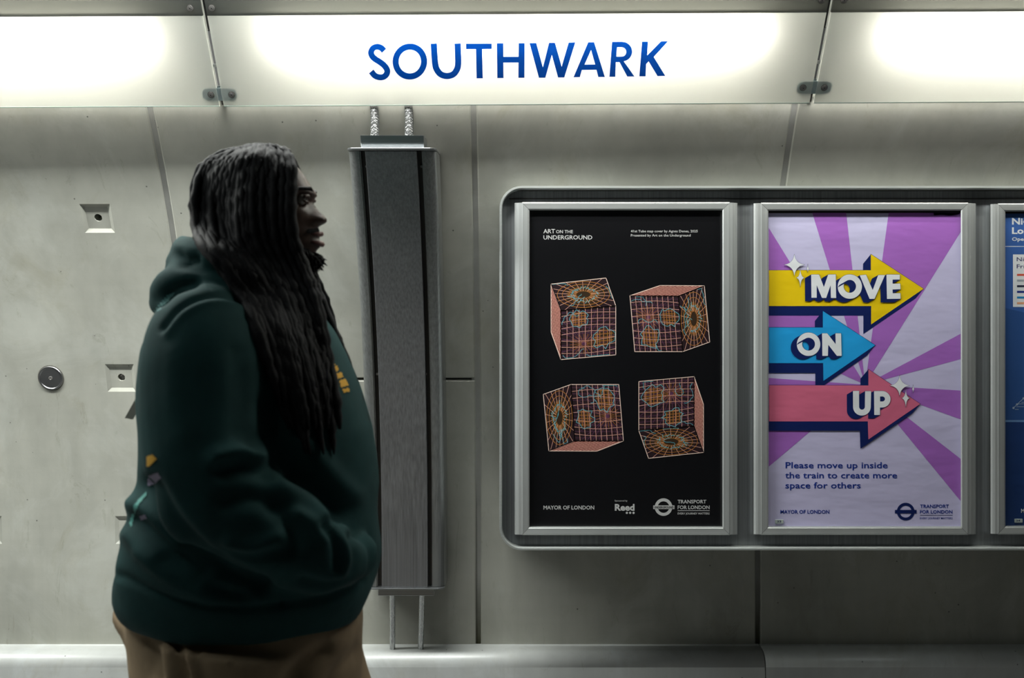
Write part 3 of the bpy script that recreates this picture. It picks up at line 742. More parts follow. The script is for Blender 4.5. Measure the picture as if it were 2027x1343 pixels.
def swp(plane_lift, polys, ext, mt, par, nm):
    Fs = Flat(PP, plane_lift)
    for P_ in polys:
        for a, b in zip(P_, P_[1:]+P_[:1]):
            q = clip([a, b, (b[0]+ext[0], b[1]+ext[1]), (a[0]+ext[0], a[1]+ext[1])])
            Fs.l += 4e-6
            if len(q) > 2 and abs(sum(q[i][0]*q[(i+1) % len(q)][1]-q[(i+1) % len(q)][0]*q[i][1] for i in range(len(q)))) > .2: Fs.poly(q)
    P0_ = polys[0]
    if ext[1] > 15:
        q = clip([(x+ext[0], y+ext[1]) for x, y in P0_]); 
        Fs.l += 4e-6
        if q: Fs.poly(q)
    Fs.build(nm, mt, par)
def outline(polys, lift, mt, par, wd=1.1):
    Fo = Flat(PP, lift)
    for P_ in polys:
        for a, b in zip(P_, P_[1:]+P_[:1]):
            if abs(a[0]-b[0]) < .01 and a[0] < X0p+5: continue
            Fo.line([(max(a[0], X0p+.5), a[1]), (max(b[0], X0p+.5), b[1])], wd)
    Fo.build('outline', mt, par)
arrows = [([(1522,535.4),(1723.6,535.4),(1723.6,503.7),(1827.9,572.1),(1724.2,642.6),(1724.2,606.2),(1522,606.2)], (-15.3,18.9), M_yel, 'yellow_arrow'),
          ([(1522,648.8),(1628.5,648.8),(1628.5,616),(1731.9,683.9),(1629.6,754.5),(1629.2,719.2),(1522,719.2)], (-15.7,19.6), M_sky, 'blue_arrow'),
          ([(1522,763),(1718.5,763.5),(1718.5,731.5),(1821,800),(1718.5,870.4),(1717.3,834.6),(1522,834.6)], (-15.7,18.4), M_pink, 'pink_arrow')]
for k, (P_, e, mt_, nm) in enumerate(arrows):
    swp((2+3*k)*K, [P_], e, M_navy, p2, 'arrow_side'); outline([P_], (2.5+3*k)*K, M_navy, p2, 1.4); Flat(PP, (3+3*k)*K).poly(clip(P_)).build(nm, mt_, p2)
A = (1590,530,9.652); B_ = (1560,640,16.79); U_ = (1660,730,11.19)
let = [
 (A, (-12.4,7.0), [[(145,135),(298,135),(388,372),(470,135),(615,132),(622,582),(522,582),(515,340),(432,582),(350,580),(252,340),(252,578),(150,578)]]),
 (A, (-12.4,7.0), [ell(883,365,232,233,44), ell(883,360,118,123,32)]),
 (A, (-12.4,7.0), [[(1072,150),(1192,138),(1320,430),(1425,145),(1555,145),(1355,600),(1260,600)]]),
 (A, (-12.4,7.0), [[(1582,135),(1838,135),(1838,230),(1700,232),(1700,310),(1845,308),(1850,415),(1700,420),(1702,492),(1850,492),(1852,598),(1592,600)]]),
 (B_, (-11.9,6.6), [ell(670,703,390,390,44), ell(670,700,213,213,32)]),
 (B_, (-11.9,6.6), [[(1118,340),(1290,340),(1570,700),(1562,340),(1750,340),(1768,1090),(1610,1090),(1325,720),(1312,1090),(1128,1090)]]),
 (U_, (-12.1,7.0), [[(310,495),(445,495)] + ell(510,845,63,66,12,180,0) + [(578,500),(712,500)] + ell(508,848,196,194,18,0,180)]),
 (U_, (-12.1,7.0), [[(775,497)] + ell(955,680,186,183,18,-90,90) + [(908,863),(908,1028),(782,1028)], [(910,618)] + ell(960,673,58,55,12,-90,90) + [(910,728)]]),
]
for o_, e, lps in let:
    lp = [zm(l, *o_) for l in lps]
    swp(12*K, [lp[0]] + lp[1:], e, M_navy, p2, 'letter_side'); outline(lp, 12.5*K, M_navy, p2, 1.0); Flat(PP, 13*K).poly(*lp).build('letter', M_wht, p2)
def star(cx, cy, t, r, b, l, o_):
    pts = [(cx, t), (r, cy), (cx, b), (l, cy)]; out = []
    for k in range(4):
        a, b_ = np.array(pts[k], float), np.array(pts[(k+1) % 4], float); c_ = np.array((cx, cy), float)
        m_ = c_ + .22*((a+b_)/2 - c_)
        for j in range(6):
            s_ = j/6; out.append(tuple((1-s_)**2*a + 2*s_*(1-s_)*m_ + s_*s_*b_))
    out = zm(out, *o_); outline([out], 14*K, M_navy, p2, .7); Flat(PP, 15*K).poly(out).build('sparkle', M_wht, p2)
z1 = (1490,390,4.504)
for a in ((1343,376,145,1562,608,1125,U_), (1478,656,460,1562,858,1388,U_), (1640,450,360,1668,540,1612,U_), (368,606,512,460,705,276,z1), (421,722,648,457,806,386,z1), (488,640,600,500,674,475,z1)): star(*a)
M_txt = ink('royal_blue_ink', 14, 52, 150)
T2 = lambda *a, **k: T_(*a, mt=M_txt, par=p2, **k)
T2('Please move up inside', 1555, 1757, 927.3, 12.6, .012); T2('the train to create more', 1554.2, 1775.7, 947.2, 12.6, .012); T2('space for others', 1554.6, 1703.6, 967.2, 12.6, .012)
T2('MAYOR OF LONDON', 1544.8, 1641.6, 1017.2, 7.3, .022)
roundel(1792.6, 1013.4, 17.5, 11.8, 1771.3, 1814.2, 1010, 1017, M_navy, p2)
T2('TRANSPORT', 1821.3, 1878, 1006, 6.9, .02); T2('FOR LONDON', 1820.8, 1885.2, 1017, 6.9, .02); T2('EVERY JOURNEY MATTERS', 1821, 1885.2, 1028.2, 3.8, .01)
Flat(PP, 2*K).poly([(1821,1020),(1885.5,1020),(1885.5,1020.8),(1821,1020.8)]).build('rule', M_navy, p2)
Flat(PP, K).poly([(1848,421.8),(1899,421.8),(1899,424.5),(1880,427.5),(1865,425.5),(1848,427)]).build('torn_edge', mat('torn_print', srgb(90,90,105), .5), p2)
M_plate = mat('number_plate', srgb(190, 200, 196), .35)
def plate(x0, x1, y0, y1, s, T, par):
    a, b = PP.px(x0, y1), PP.px(x1, y0)
    q = fixn(MB().box((a.x, DP-.0032, a.z), (b.x, DP-.0006, b.z)).build('number_plate', M_plate, par)); bevel(q, .0008)
    text(s, x0+4.2, x1-4.2, y1-2, 3.9, Plane((0, DP-.0034, 0), (1,0,0), (0,0,1)), 0, M_navy, q, .004, 'plate_number')
plate(1534, 1550.4, 1029, 1036.8, '33', None, FT[1])

# -- blue poster at the right edge
p3 = sheet(2, 4, M_blue3, 'blue night service poster cut off by the right edge of the view')
X0q, X1q = 1990, 2371
Flat(PP, K).poly([(1989.8,836),(2370.5,836),(2370.5,1041.5),(1989.8,1041.5)]).build('lower_field', M_navy3, p3)
Flat(PP, 1.5*K).poly([(1989.8,832),(2370.5,832),(2370.5,836),(1989.8,836)]).build('rule', mat('pale_rule', srgb(110,150,200), .5), p3)
Flat(PP, K).poly([(1989.8,487.5),(2370.5,487.5),(2370.5,488.8),(1989.8,488.8)]).build('rule', M_wht, p3)
Flat(PP, K).poly([(1989.8,610),(2370.5,700),(2370.5,832),(1989.8,832)]).build('middle_field', mat('steel_blue_ink', srgb(50,88,150), .4), p3)
Flat(PP, 1.5*K).poly([(2005,504),(2360,504),(2360,608),(2005,608)]).build('key_panel', M_wht, p3)
T3 = lambda *a, mt=M_wht, **k: T_(*a, mt=mt, par=p3, lift=2.5*K, **k)
T3('Night Tube', 2003, 2108, 444.5, 13, .03); T3('London', 2003, 2073, 463, 13, .03); T3('Open all night', 2003, 2078, 477, 7.2, .02)
T3('Night services', 2012.5, 2100, 517.5, 8.4, .004, mt=M_navy); T3('Fridays', 2012.5, 2056, 531.5, 8.4, .004, mt=M_navy)
for k, c_ in enumerate(((222,88,66),(168,176,186),(44,48,72),(20,48,140),(30,140,205),(236,170,130))):
    y = 542.5 + 11.2*k; Flat(PP, 2.5*K).poly([(2013,y),(2060,y),(2060,y+4),(2013,y+4)]).build('key_line', mat('key_ink_%d' % k, srgb(*c_), .5), p3)
Fm = Flat(PP, 2.5*K).line([(2006,808),(2013,801),(2026,789),(2060,760)], 1.1)
for x, y in ((2006,808),(2013,801),(2026,789)): Fm.poly(ell(x, y, 2.2, 2.2, 12))
for y, x0_, x1_ in ((800,2014,2026),(805.5,2012,2030),(811,2009,2016),(797,2022,2034)): Fm.line([(x0_,y),(x1_,y)], .9)
Fm.build('line_diagram', mat('diagram_ink', srgb(190,205,225), .5), p3)
T3('MAYOR OF LONDON', 2021, 2118, 1015.5, 8, .022)
plate(2007.5, 2023.5, 1027.5, 1035, '34', None, FT[2])

# ---------------------------------------------------------------- the person walking past, seen in profile
DM = 2.05
def remesh(name, mb, vox, mt, parent, smooth_it=4, adapt=0.0):
    """fuse the rough volumes into one continuous surface"""
    o = obj(name + '_raw', mb.v, mb.f, None, None); o = fixn(o)
    r = o.modifiers.new('r', 'REMESH'); r.mode = 'VOXEL'; r.voxel_size = vox
    s = o.modifiers.new('s', 'SMOOTH'); s.iterations = smooth_it; s.factor = .6
    dg = bpy.context.evaluated_depsgraph_get(); me = bpy.data.meshes.new_from_object(o.evaluated_get(dg))
    bpy.data.objects.remove(o)
    me.name = name; me.materials.clear(); me.materials.append(mt)
    n = len(me.vertices); co = np.empty(n*3); me.vertices.foreach_get('co', co)
    return me, co.reshape(-1, 3)
def finish(name, me, co, parent):
    org = np.array(world_origin(parent)); me.vertices.foreach_set('co', (co - org).ravel()); me.polygons.foreach_set('use_smooth', [True]*len(me.polygons)); me.update()
    return link(bpy.data.objects.new(name, me), parent)
def normals_of(me):
    n = np.empty(len(me.vertices)*3); me.vertices.foreach_get('normal', n); return n.reshape(-1, 3)
def proj(co): return CX + co[:,0]/co[:,1]*F, CY - (co[:,2]-H)/co[:,1]*F
def seg_dist(px, py, poly):
    d = np.full(len(px), 1e9)
    P = [np.array(q, float) for q in crm(poly, 5)]
    for a, b in zip(P, P[1:]):
        ab = b-a; t = np.clip(((px-a[0])*ab[0] + (py-a[1])*ab[1])/(ab@ab + 1e-9), 0, 1)
        d = np.minimum(d, np.hypot(px-a[0]-t*ab[0], py-a[1]-t*ab[1]))
    return d
def loft(mb, rings):
    n = len(rings[0]); b = len(mb.v); f = []
    v = [p for r in rings for p in r]
    for i in range(len(rings)-1):
        for k in range(n): f.append((i*n+k, i*n+(k+1) % n, (i+1)*n+(k+1) % n, (i+1)*n+k))
    f.append(tuple(range(n-1, -1, -1))); f.append(tuple((len(rings)-1)*n+k for k in range(n)))
    mb.add(v, f)
def interp_rows(rows, m):
    """rows: (y, back, front, halfwidth)"""
    ys = [r[0] for r in rows]; out = []
    for k in range(m):
        y = ys[0] + (ys[-1]-ys[0])*k/(m-1); out.append([y] + [float(np.interp(y, ys, [r[j] for r in rows])) for j in (1, 2, 3)])
    return out
def mirY(p): return Vector((p[0], 2*DM - p[1], p[2]))
def A3(px, py, D): return at(px, py, D)
def tube3(mb, pts, n=16, mirror=False, both=False, shift=0):
    """pts: (px, py, D, r)"""
    c = crm([tuple(A3(p[0], p[1], p[2])) + (p[3],) for p in pts], 5)
    P = [Vector(q[:3]) for q in c]; rr = [q[3] for q in c]
    # round ends
    def caps(P, rr):
        t0 = (P[0]-P[1]).normalized(); t1 = (P[-1]-P[-2]).normalized()
        return [P[0]+t0*rr[0]*.85, P[0]+t0*rr[0]*.5] + P + [P[-1]+t1*rr[-1]*.5, P[-1]+t1*rr[-1]*.85], [rr[0]*.35, rr[0]*.85] + rr + [rr[-1]*.85, rr[-1]*.35]
    P, rr = caps(P, rr)
    if not mirror or both: mb.tube(P, rr, n)
    if mirror or both: mb.tube([mirY(p) - Vector((shift, 0, 0)) for p in P], rr, n)

person = thing('person', (at(500, 700, DM).x, DM, 0), 'person with long dreadlocks in dark green hoodie and khaki trousers walking right', 'person')

# --- materials
M_skin = mat('dark_brown_skin', (.115, .060, .040), .42, spec=.5); m = M_skin
c_ = ramp(m, noise(m, coords(m, (1,1,1)), 30, 4), [(.35, (.065,.034,.024)), (.65, (.10,.054,.037))]); L(m, c_, m.node_tree.nodes['Principled BSDF'].inputs['Base Color'])
bump(m, noise(m, coords(m, (1,1,1)), 260, 3), .12, .0008)
def fabric(name, col, var=.2, rough=.85, sheen=0):
    m = mat(name, col, rough, sheen=sheen, spec=.2); g = lambda k: tuple(c*k for c in col[:3])
    c = ramp(m, noise(m, coords(m, (1,1,1)), 9, 5), [(.3, g(1-var)), (.7, g(1+var))]); L(m, c, m.node_tree.nodes['Principled BSDF'].inputs['Base Color'])
    bump(m, noise(m, coords(m, (1,1,1)), 420, 2), .25, .0008); return m
M_hood = fabric('dark_green_fleece', (.013, .053, .053)); M_khaki = fabric('khaki_twill', (.29, .215, .135))
M_hair = mat('dark_hair', (.0065, .006, .0075), .68, spec=.25, sheen=0); m = M_hair
bump(m, noise(m, coords(m, (1,1,.5)), 330, 3), .7, .002)
M_shoe = mat('dark_shoe', (.03, .03, .03), .5); M_sole = mat('pale_sole', (.45, .44, .40), .6)

# --- body: one continuous figure (mostly under the clothes)
mb = MB()
hrows = [(303,505,540,.012),(307,478,560,.036),(314,456,573,.050),(325,438,584,.060),(340,424,597,.068),(358,415,609,.073),(375,411,619,.075),(386,410,624,.076),(396,411,620,.076),(405,413,618,.076),
         (418,417,618,.075),(432,422,619,.072),(446,428,620,.069),(460,436,620,.066),(474,446,620,.063),(488,456,619,.059),(502,466,616,.055),(516,474,611,.050),(528,482,602,.044),(536,492,585,.036)]
def gauss(x, s): return math.exp(-.5*(x/s)**2)
def feat(y, lat):
    """forward relief of the face in metres at picture row y and sideways distance lat"""
    al = abs(lat); px = 1/961
    f = 0
    nose = np.interp(y, [392, 403, 412, 420, 428, 434, 440, 445, 450, 455], [0, 3, 9, 16, 24, 28.5, 27, 17, 6, 0])*px
    f += nose*gauss(lat, np.interp(y, [400, 430, 445], [.0075, .0120, .0145]))
    f += gauss(al-.016, .007)*gauss(y-437, 6)*.010          # nostril wings
    f += gauss(y-386, 6)*gauss(al-.022, .020)*.006           # brow
    f -= gauss(y-400, 8)*gauss(al-.032, .013)*.013           # eye socket
    f += gauss(y-424, 12)*gauss(al-.042, .014)*.006          # cheekbone
    f += np.interp(y, [448, 458, 465, 470, 474, 480, 487, 494, 500], [0, 10, 15, 11, 10, 17, 18, 10, 5])*px*gauss(lat, .021)
    f += gauss(y-518, 9)*gauss(lat, .020)*.016               # chin
    return f
rings = []
for y, b, f_, hw in interp_rows(hrows, 96):
    pb, pf = at(b, y, DM), at(f_, y, DM); xc = (pb.x+pf.x)/2; a = (pf.x-pb.x)/2; ring = []
    for k in range(96):
        t = 2*math.pi*k/96 + .0001; c, s = math.cos(t), math.sin(t)
        sx = math.copysign(abs(c)**.9, c); sy = math.copysign(abs(s)**.9, s)
        lat = hw*sy*(1 - .12*max(0, c)); x = xc + a*sx
        if c > 0: x += feat(y, lat)*min(1, c*1.6)
        ring.append(Vector((x, DM - lat, pb.z)))
    rings.append(ring)
loft(mb, rings[::-1])
tube3(mb, [(520,470,DM,.062),(508,540,DM,.062),(495,600,DM,.068)])                               # neck
tube3(mb, [(495,620,DM,.075),(490,700,DM,.13),(500,850,DM,.165),(505,1000,DM,.175),(500,1150,DM,.165),(495,1260,DM,.15)], 24)   # trunk
tube3(mb, [(455,650,1.93,.06),(420,680,1.85,.055),(410,800,1.83,.048),(425,940,1.80,.042),(540,1050,1.83,.036),(612,1092,1.89,.027)], 14, both=True, shift=.04)   # arms
ELB = None
legs = [((500,1290,1.96,.085), (.0,1)), ]
def wpt(x, y, z): return Vector((x, y, z))
hipx = at(500, 1200, DM).x
def wtube(mb, pts, rr, n=16): 
    c = crm([tuple(p) + (r,) for p, r in zip(pts, rr)], 5); mb.tube([Vector(q[:3]) for q in c], [q[3] for q in c], n)
near_leg = [(hipx, 1.955, .80), (hipx-.03, 1.95, .62), (hipx-.06, 1.945, .45), (hipx-.16, 1.945, .25), (hipx-.24, 1.945, .10)]
far_leg = [(hipx, 2.145, .80), (hipx+.08, 2.15, .62), (hipx+.15, 2.155, .46), (hipx+.17, 2.155, .25), (hipx+.20, 2.155, .09)]
for lg in (near_leg, far_leg): wtube(mb, lg, [.09, .082, .058, .052, .038])
def foot_pts(x, y, tilt): return [(x-.05, y, .055+tilt), (x+.02, y, .055), (x+.10, y, .045), (x+.17, y, .035)]
wtube(mb, foot_pts(near_leg[-1][0], 1.945, .01), [.036, .042, .036, .026]); wtube(mb, foot_pts(far_leg[-1][0], 2.155, 0), [.036, .042, .036, .026])
# hands, curled inside the front pocket: palm, four fingers, thumb
def hand(sgn):
    w0 = A3(612, 1094, 1.893)
    q = lambda dx, dy, dz: (Vector if sgn > 0 else (lambda t: mirY(t) - Vector((.04, 0, 0))))((w0.x+.80*dx-.35*dy, w0.y+.35*dx+.8*dy, w0.z+dz*.9))
    mb.tube([q(-.01,0,0), q(.02,.006,-.004), q(.055,.014,-.010), q(.078,.020,-.014)], [.022, .030, .032, .026], 12)
    for k, (dz, ln) in enumerate(((.018,.068),(.004,.076),(-.012,.070),(-.027,.054))):
        b = (.070, .018, -.012+dz); mb.tube([q(b[0],b[1],b[2]), q(b[0]+ln*.4,b[1]+.012,b[2]-.002), q(b[0]+ln*.7,b[1]+.030,b[2]-.004), q(b[0]+ln*.72,b[1]+.052,b[2]-.006)], [.0105,.0100,.0090,.0070], 10)
    mb.tube([q(.015,.004,.018), q(.035,.016,.036), q(.058,.028,.042)], [.013,.0115,.008], 10)
hand(1); hand(-1)
me, co = remesh('body', mb, .0048, M_skin, person, 2)
body = finish('body', me, co, person)
body_bvh = BVHTree.FromPolygons([tuple(c) for c in co], [tuple(p.vertices) for p in me.polygons])

# eyes, brows, lips, ears
M_eye = mat('eye_white', (.55, .50, .45), .2, coat=1); M_iris = mat('dark_iris', (.012, .007, .005), .1, coat=1)
for sg in (1, -1):
    ec = at(609, 399, DM); ec.y = DM - sg*.031; ec.x -= .0065
    v, f = [], []
    m2 = MB()
    def sph(c, r, n=16, k=10, sq=(1,1,1)):
        vs = [Vector((c[0]+r*sq[0]*math.sin(math.pi*j/k)*math.cos(2*math.pi*i/n), c[1]+r*sq[1]*math.sin(math.pi*j/k)*math.sin(2*math.pi*i/n), c[2]+r*sq[2]*math.cos(math.pi*j/k))) for j in range(k+1) for i in range(n)]
        return vs, [(j*n+i, j*n+(i+1) % n, (j+1)*n+(i+1) % n, (j+1)*n+i) for j in range(k) for i in range(n)]
    vs, fs = sph(ec, .0118); eye = fixn(obj('eye', vs, fs, M_eye, person, True))
    vs, fs = sph((ec.x+.0088, ec.y-sg*.001, ec.z-.0005), .0055, 12, 8, (.75, 1, 1)); fixn(obj('iris', vs, fs, M_iris, eye, True))
    lid = MB()
    for up_, rr_ in ((.0062, .0042), (-.0068, .0032)):
        pts = [Vector((ec.x + (.0145*math.cos(t*.9)) - .001, ec.y + sg*0 - .0145*math.sin(t)*1.05, ec.z + up_*math.cos(t*.8))) for t in np.linspace(-1.1, 1.1, 9)]
        lid.tube(pts, [rr_*(.5+.5*math.cos((k_-4)/4*1.3)) for k_ in range(9)], 8)
    fixn(lid.build('eyelid', M_skin, person, True)); 
    br = MB()
    br.tube([Vector((at(622,381,DM).x, DM-sg*.012, at(0,382,DM).z)), Vector((at(622,377,DM).x-.003, DM-sg*.026, at(0,377,DM).z)), Vector((at(606,378,DM).x-.004, DM-sg*.045, at(0,379,DM).z)), Vector((at(594,384,DM).x, DM-sg*.056, at(0,385,DM).z))], [.002,.0042,.0036,.001], 8)
    fixn(br.build('eyebrow', M_hair, person, True))
    ear = MB(); e0 = at(515, 420, DM)
    loop_ = [Vector((e0.x+.012*math.cos(t)-.006*math.sin(t), DM-sg*(.077+.008*abs(math.cos(t/2))), e0.z+.030*math.sin(t))) for t in np.linspace(0, 2*math.pi, 15)]
    ear.tube(loop_, .005, 8, False); ear.tube([Vector((e0.x, DM-sg*.070, e0.z+.02)), Vector((e0.x, DM-sg*.076, e0.z)), Vector((e0.x, DM-sg*.070, e0.z-.024))], [.010,.013,.008], 10)
    fixn(ear.build('ear', M_skin, person, True))
M_lip = mat('lip_skin', (.20, .085, .075), .35)
lp = MB()
for y, xo, r_ in ((463, 639, .0050), (484, 640, .0062)):
    lp.tube([Vector((at(xo,y,DM).x - .0030 - (s/1.0)**2*.017, DM + s*.024, at(0,y,DM).z - abs(s)*.003*(1 if y < 470 else -1))) for s in np.linspace(-1, 1, 9)], [r_*(1-.75*abs(s)**2) for s in np.linspace(-1, 1, 9)], 8)
fixn(lp.build('lips', M_lip, person, True))
# beard: short tufts round chin and jaw
bd = MB(); rnd = random.Random(3)
for k in range(620):
    lat = rnd.uniform(-.055, .055); y = rnd.uniform(498, 534) - abs(lat)*500*rnd.random(); xx = 616 - (abs(lat)/.055)**2*70
    o_ = Vector((at(xx+60, y, DM).x, DM-lat*2.2, at(0, y+14, DM).z)); tgt = Vector((at(540, y-10, DM).x, DM-lat*.6, at(0, y-10, DM).z))
    h = body_bvh.ray_cast(o_, (tgt-o_).normalized())
    if h[0] is None: continue
    p_, nn = h[0], h[1]
    if nn.dot(o_-p_) < 0: nn = -nn
    d_ = (nn*.8 + Vector((.35, 0, -.55)) + Vector([rnd.uniform(-.3,.3) for _ in range(3)])).normalized(); ln = rnd.uniform(.010, .022)*(1-.4*abs(lat)/.055)
    bd.tube([p_-d_*.002, p_+d_*ln*.6, p_+d_*ln + Vector((0,0,-.002))], [.0028, .0022, .0006], 5)
tag(bd.build('beard', M_hair, person), kind='stuff')
ms = MB()
for k in range(160):
    lat = rnd.uniform(-.024, .024); y = 453 + rnd.uniform(-2, 3) + abs(lat)*260
    o_ = Vector((at(700, y, DM).x, DM-lat*1.3, at(0, y, DM).z)); h = body_bvh.ray_cast(o_, Vector((-1, lat*.1, 0)))
    if h[0] is None: continue
    p_ = h[0]; ms.tube([p_, p_+Vector((.003, -lat*.1, -.005))], [.0016, .0005], 4)
tag(ms.build('moustache', M_hair, person), kind='stuff')

# --- hoodie
mb = MB()
trows = [(578, 395, 600, 0.1), (592, 372, 612, 0.14), (608, 352, 622, 0.175), (630, 332, 640, 0.205), (655, 318, 659, 0.222), (690, 303, 676, 0.232), (720, 299, 689, 0.236), (760, 295, 705, 0.24), (800, 294, 718, 0.244), (850, 298, 733, 0.25), (900, 299, 740, 0.256), (940, 299, 742, 0.262), (965, 288, 742, 0.264), (990, 278, 742, 0.266), (1020, 273, 743, 0.268), (1050, 269, 745, 0.268), (1080, 263, 748, 0.266), (1110, 258, 748, 0.262), (1140, 254, 744, 0.256), (1170, 252, 737, 0.248), (1195, 260, 726, 0.24), (1212, 284, 716, 0.234)]
rings = []
for y, b, f_, hw in interp_rows(trows, 60):
    pb, pf = at(b, y, DM), at(f_, y, DM); xc = (pb.x+pf.x)/2; a = (pf.x-pb.x)/2
    rings.append([Vector((xc + a*math.copysign(abs(math.cos(t))**.88, math.cos(t)), DM - hw*math.copysign(abs(math.sin(t))**.82, math.sin(t)), pb.z)) for t in [2*math.pi*k/72+.001 for k in range(72)]])
loft(mb, rings[::-1])
# sleeves
slv = [(440,618,1.92,.060),(408,655,1.87,.098),(404,720,1.835,.112),(403,790,1.815,.113),(405,860,1.795,.110),(414,930,1.775,.107),(445,990,1.770,.102),(515,1040,1.775,.094),(585,1075,1.79,.084),(640,1100,1.82,.072),(672,1112,1.86,.056)]
tube3(mb, slv, 28, both=True, shift=.045)
# hood bunched behind the neck
tube3(mb, [(367,497,2.05,.030),(372,500,2.00,.032),(395,508,1.955,.036),(440,528,1.935,.040),(490,560,1.945,.042),(530,600,1.965,.040),(570,640,1.99,.036)], 18, both=True)
tube3(mb, [(360,478,2.05,.012),(364,482,2.01,.015),(385,492,1.965,.018),(430,500,1.945,.020),(470,525,1.95,.020)], 12, both=True)
tube3(mb, [(352,520,2.05,.026),(358,522,2.00,.028),(385,532,1.95,.034),(430,552,1.93,.038)], 18, both=True)
tube3(mb, [(333,582,2.05,.036),(336,575,2.00,.038),(348,562,1.96,.036),(385,556,1.93,.032),(440,575,1.92,.030)], 18, both=True)
tube3(mb, [(325,600,2.05,.030),(328,598,2.01,.030),(345,596,1.96,.030)], 16, both=True)
tube3(mb, [(385,520,2.05,.045),(370,560,2.05,.052),(372,590,2.05,.05)], 18)
# front pocket bulge and hem roll
tube3(mb, [(560,1120,1.83,.055),(640,1110,1.85,.062),(700,1100,1.93,.050)], 18, both=True, shift=.05)
me, co = remesh('hoodie', mb, .0068, M_hood, person, 5)
me.update(); nr = normals_of(me); px, py = proj(co)
near = np.clip((DM - .02 - co[:,1])/.06, 0, 1); far_ = np.clip((co[:,1] - DM - .02)/.06, 0, 1)
pxm, pym = CX + co[:,0]/(2*DM-co[:,1]).clip(1.5)*F, CY - (co[:,2]-H)/(2*DM-co[:,1]).clip(1.5)*F
disp = np.zeros(len(co))
folds = [  # polyline in the picture, depth (+ridge / -groove) m, width px
 ([(322,650),(355,612),(400,590),(450,588),(500,610),(530,655),(548,720),(560,790)], -.007, 5),       # armhole seam
 ([(330,662),(362,622),(405,600),(450,598),(495,620),(522,662)], .004, 6),
 ([(238,1140),(300,1172),(380,1196),(470,1206),(560,1200)], -.007, 5), ([(560,1200),(640,1184),(720,1150)], -.006, 5),   # hem seam
 ([(430,908),(470,898),(505,905)], .020, 13), ([(440,932),(480,926),(525,932)], -.016, 12), ([(500,880),(525,850),(530,800)], -.012, 14),
 ([(445,1000),(500,985),(560,1000)], -.012, 14), ([(455,1075),(500,1082),(550,1066)], .012, 11), ([(440,1095),(500,1104),(570,1090)], -.010, 12),
 ([(560,960),(610,985),(640,1020)], .014, 12), ([(575,945),(630,975),(665,1015)], -.012, 12), ([(590,1020),(620,1040),(640,1070)], .010, 10), ([(545,1010),(575,1040),(590,1075)], -.010, 12),
 ([(640,1045),(665,1080),(668,1120)], -.012, 8), ([(655,1050),(685,1090),(680,1140)], .008, 9), ([(600,1150),(660,1158),(705,1120),(700,1060)], -.010, 8),
 ([(300,960),(350,1040),(430,1120),(520,1160)], -.016, 12), ([(268,1030),(330,1080),(400,1135)], -.012, 12), ([(255,1060),(320,1118),(400,1160)], .012, 12), ([(262,1000),(300,1020),(350,1075)], .012, 12),
 ([(330,1110),(400,1160),(480,1180)], -.008, 10), ([(280,1100),(340,1150),(420,1185)], .006, 10),
 ([(560,900),(610,960),(680,1010)], -.010, 16), ([(610,880),(660,940),(700,980)], .008, 14), ([(350,700),(345,780),(360,860)], .004, 18), ([(470,700),(480,780),(470,850)], -.006, 16),
 ([(318,595),(345,572),(385,560)], -.010, 7), ([(360,520),(395,530),(440,540)], -.012, 8), ([(352,505),(362,512),(385,512)], -.014, 7),
]
for poly, amp, wd in folds:
    d = seg_dist(px, py, poly); disp += amp*np.exp(-.5*(d/wd)**2)*near
    d = seg_dist(pxm, pym, poly); disp += amp*np.exp(-.5*(d/wd)**2)*far_
def wav(c, k, ph): return np.sin(c @ np.array(k) + ph)
low = np.clip((1.25 - co[:,2])/.3, .25, 1)
disp += low*(.0035*wav(co, (14, 9, 22), .3)*wav(co, (-9, 14, 11), 1.1) + .0022*wav(co, (31, -17, 26), 2.0)*wav(co, (12, 25, -19), .7))
co = co + nr*disp[:, None]
# ribbed hem drawn in a little, with fine vertical ribs
z_ = co[:,2]; cxm = at(492, 0, DM).x; k = np.clip((.905 - z_)/.02, 0, 1)
ang = np.arctan2(co[:,1]-DM, co[:,0]-cxm); co[:,0] += k*(.0006*np.sin(ang*150)); 
hoodie = finish('hoodie', me, co, person)
hbvh = BVHTree.FromPolygons([tuple(c) for c in co], [tuple(p.vertices) for p in me.polygons])
cam_o = Vector((0, 0, H))
def cast(px, py, bvh, lift=.0015):
    d = (at(px, py, 2) - cam_o).normalized(); h = bvh.ray_cast(cam_o, d)
    return None if h[0] is None else h[0] - d*lift
def surf_patch(name, poly, mt, parent, lift=.002, step=4):
    """a print laid over the cloth: small quads that follow the surface"""
    xs_ = [p[0] for p in poly]; ys_ = [p[1] for p in poly]; P = [np.array(p, float) for p in poly]
    def inside(x, y):
        c = False
        for a, b in zip(P, P[1:]+P[:1]):
            if (a[1] > y) != (b[1] > y) and x < (b[0]-a[0])*(y-a[1])/(b[1]-a[1]) + a[0]: c = not c
        return c
    m3 = MB(); y = min(ys_)
    while y < max(ys_):
        x = min(xs_)
        while x < max(xs_):
            if inside(x+step/2, y+step/2):
                q = [cast(a, b, hbvh, lift) for a, b in ((x,y),(x+step,y),(x+step,y+step),(x,y+step))]
                if all(p is not None for p in q) and max(abs(q[0].y-p.y) for p in q) < .03: m3.add(q, [(0,3,2,1)])
            x += step
        y += step
    if m3.v: return m3.build(name, mt, parent)
M_pry = mat('yellow_print', srgb(225, 170, 50), .7); M_prw = mat('pale_mauve_print', srgb(150, 140, 165), .7); M_prt = mat('teal_print', srgb(70, 150, 140), .7); M_prs = mat('pale_teal_print', srgb(64, 118, 116), .8)
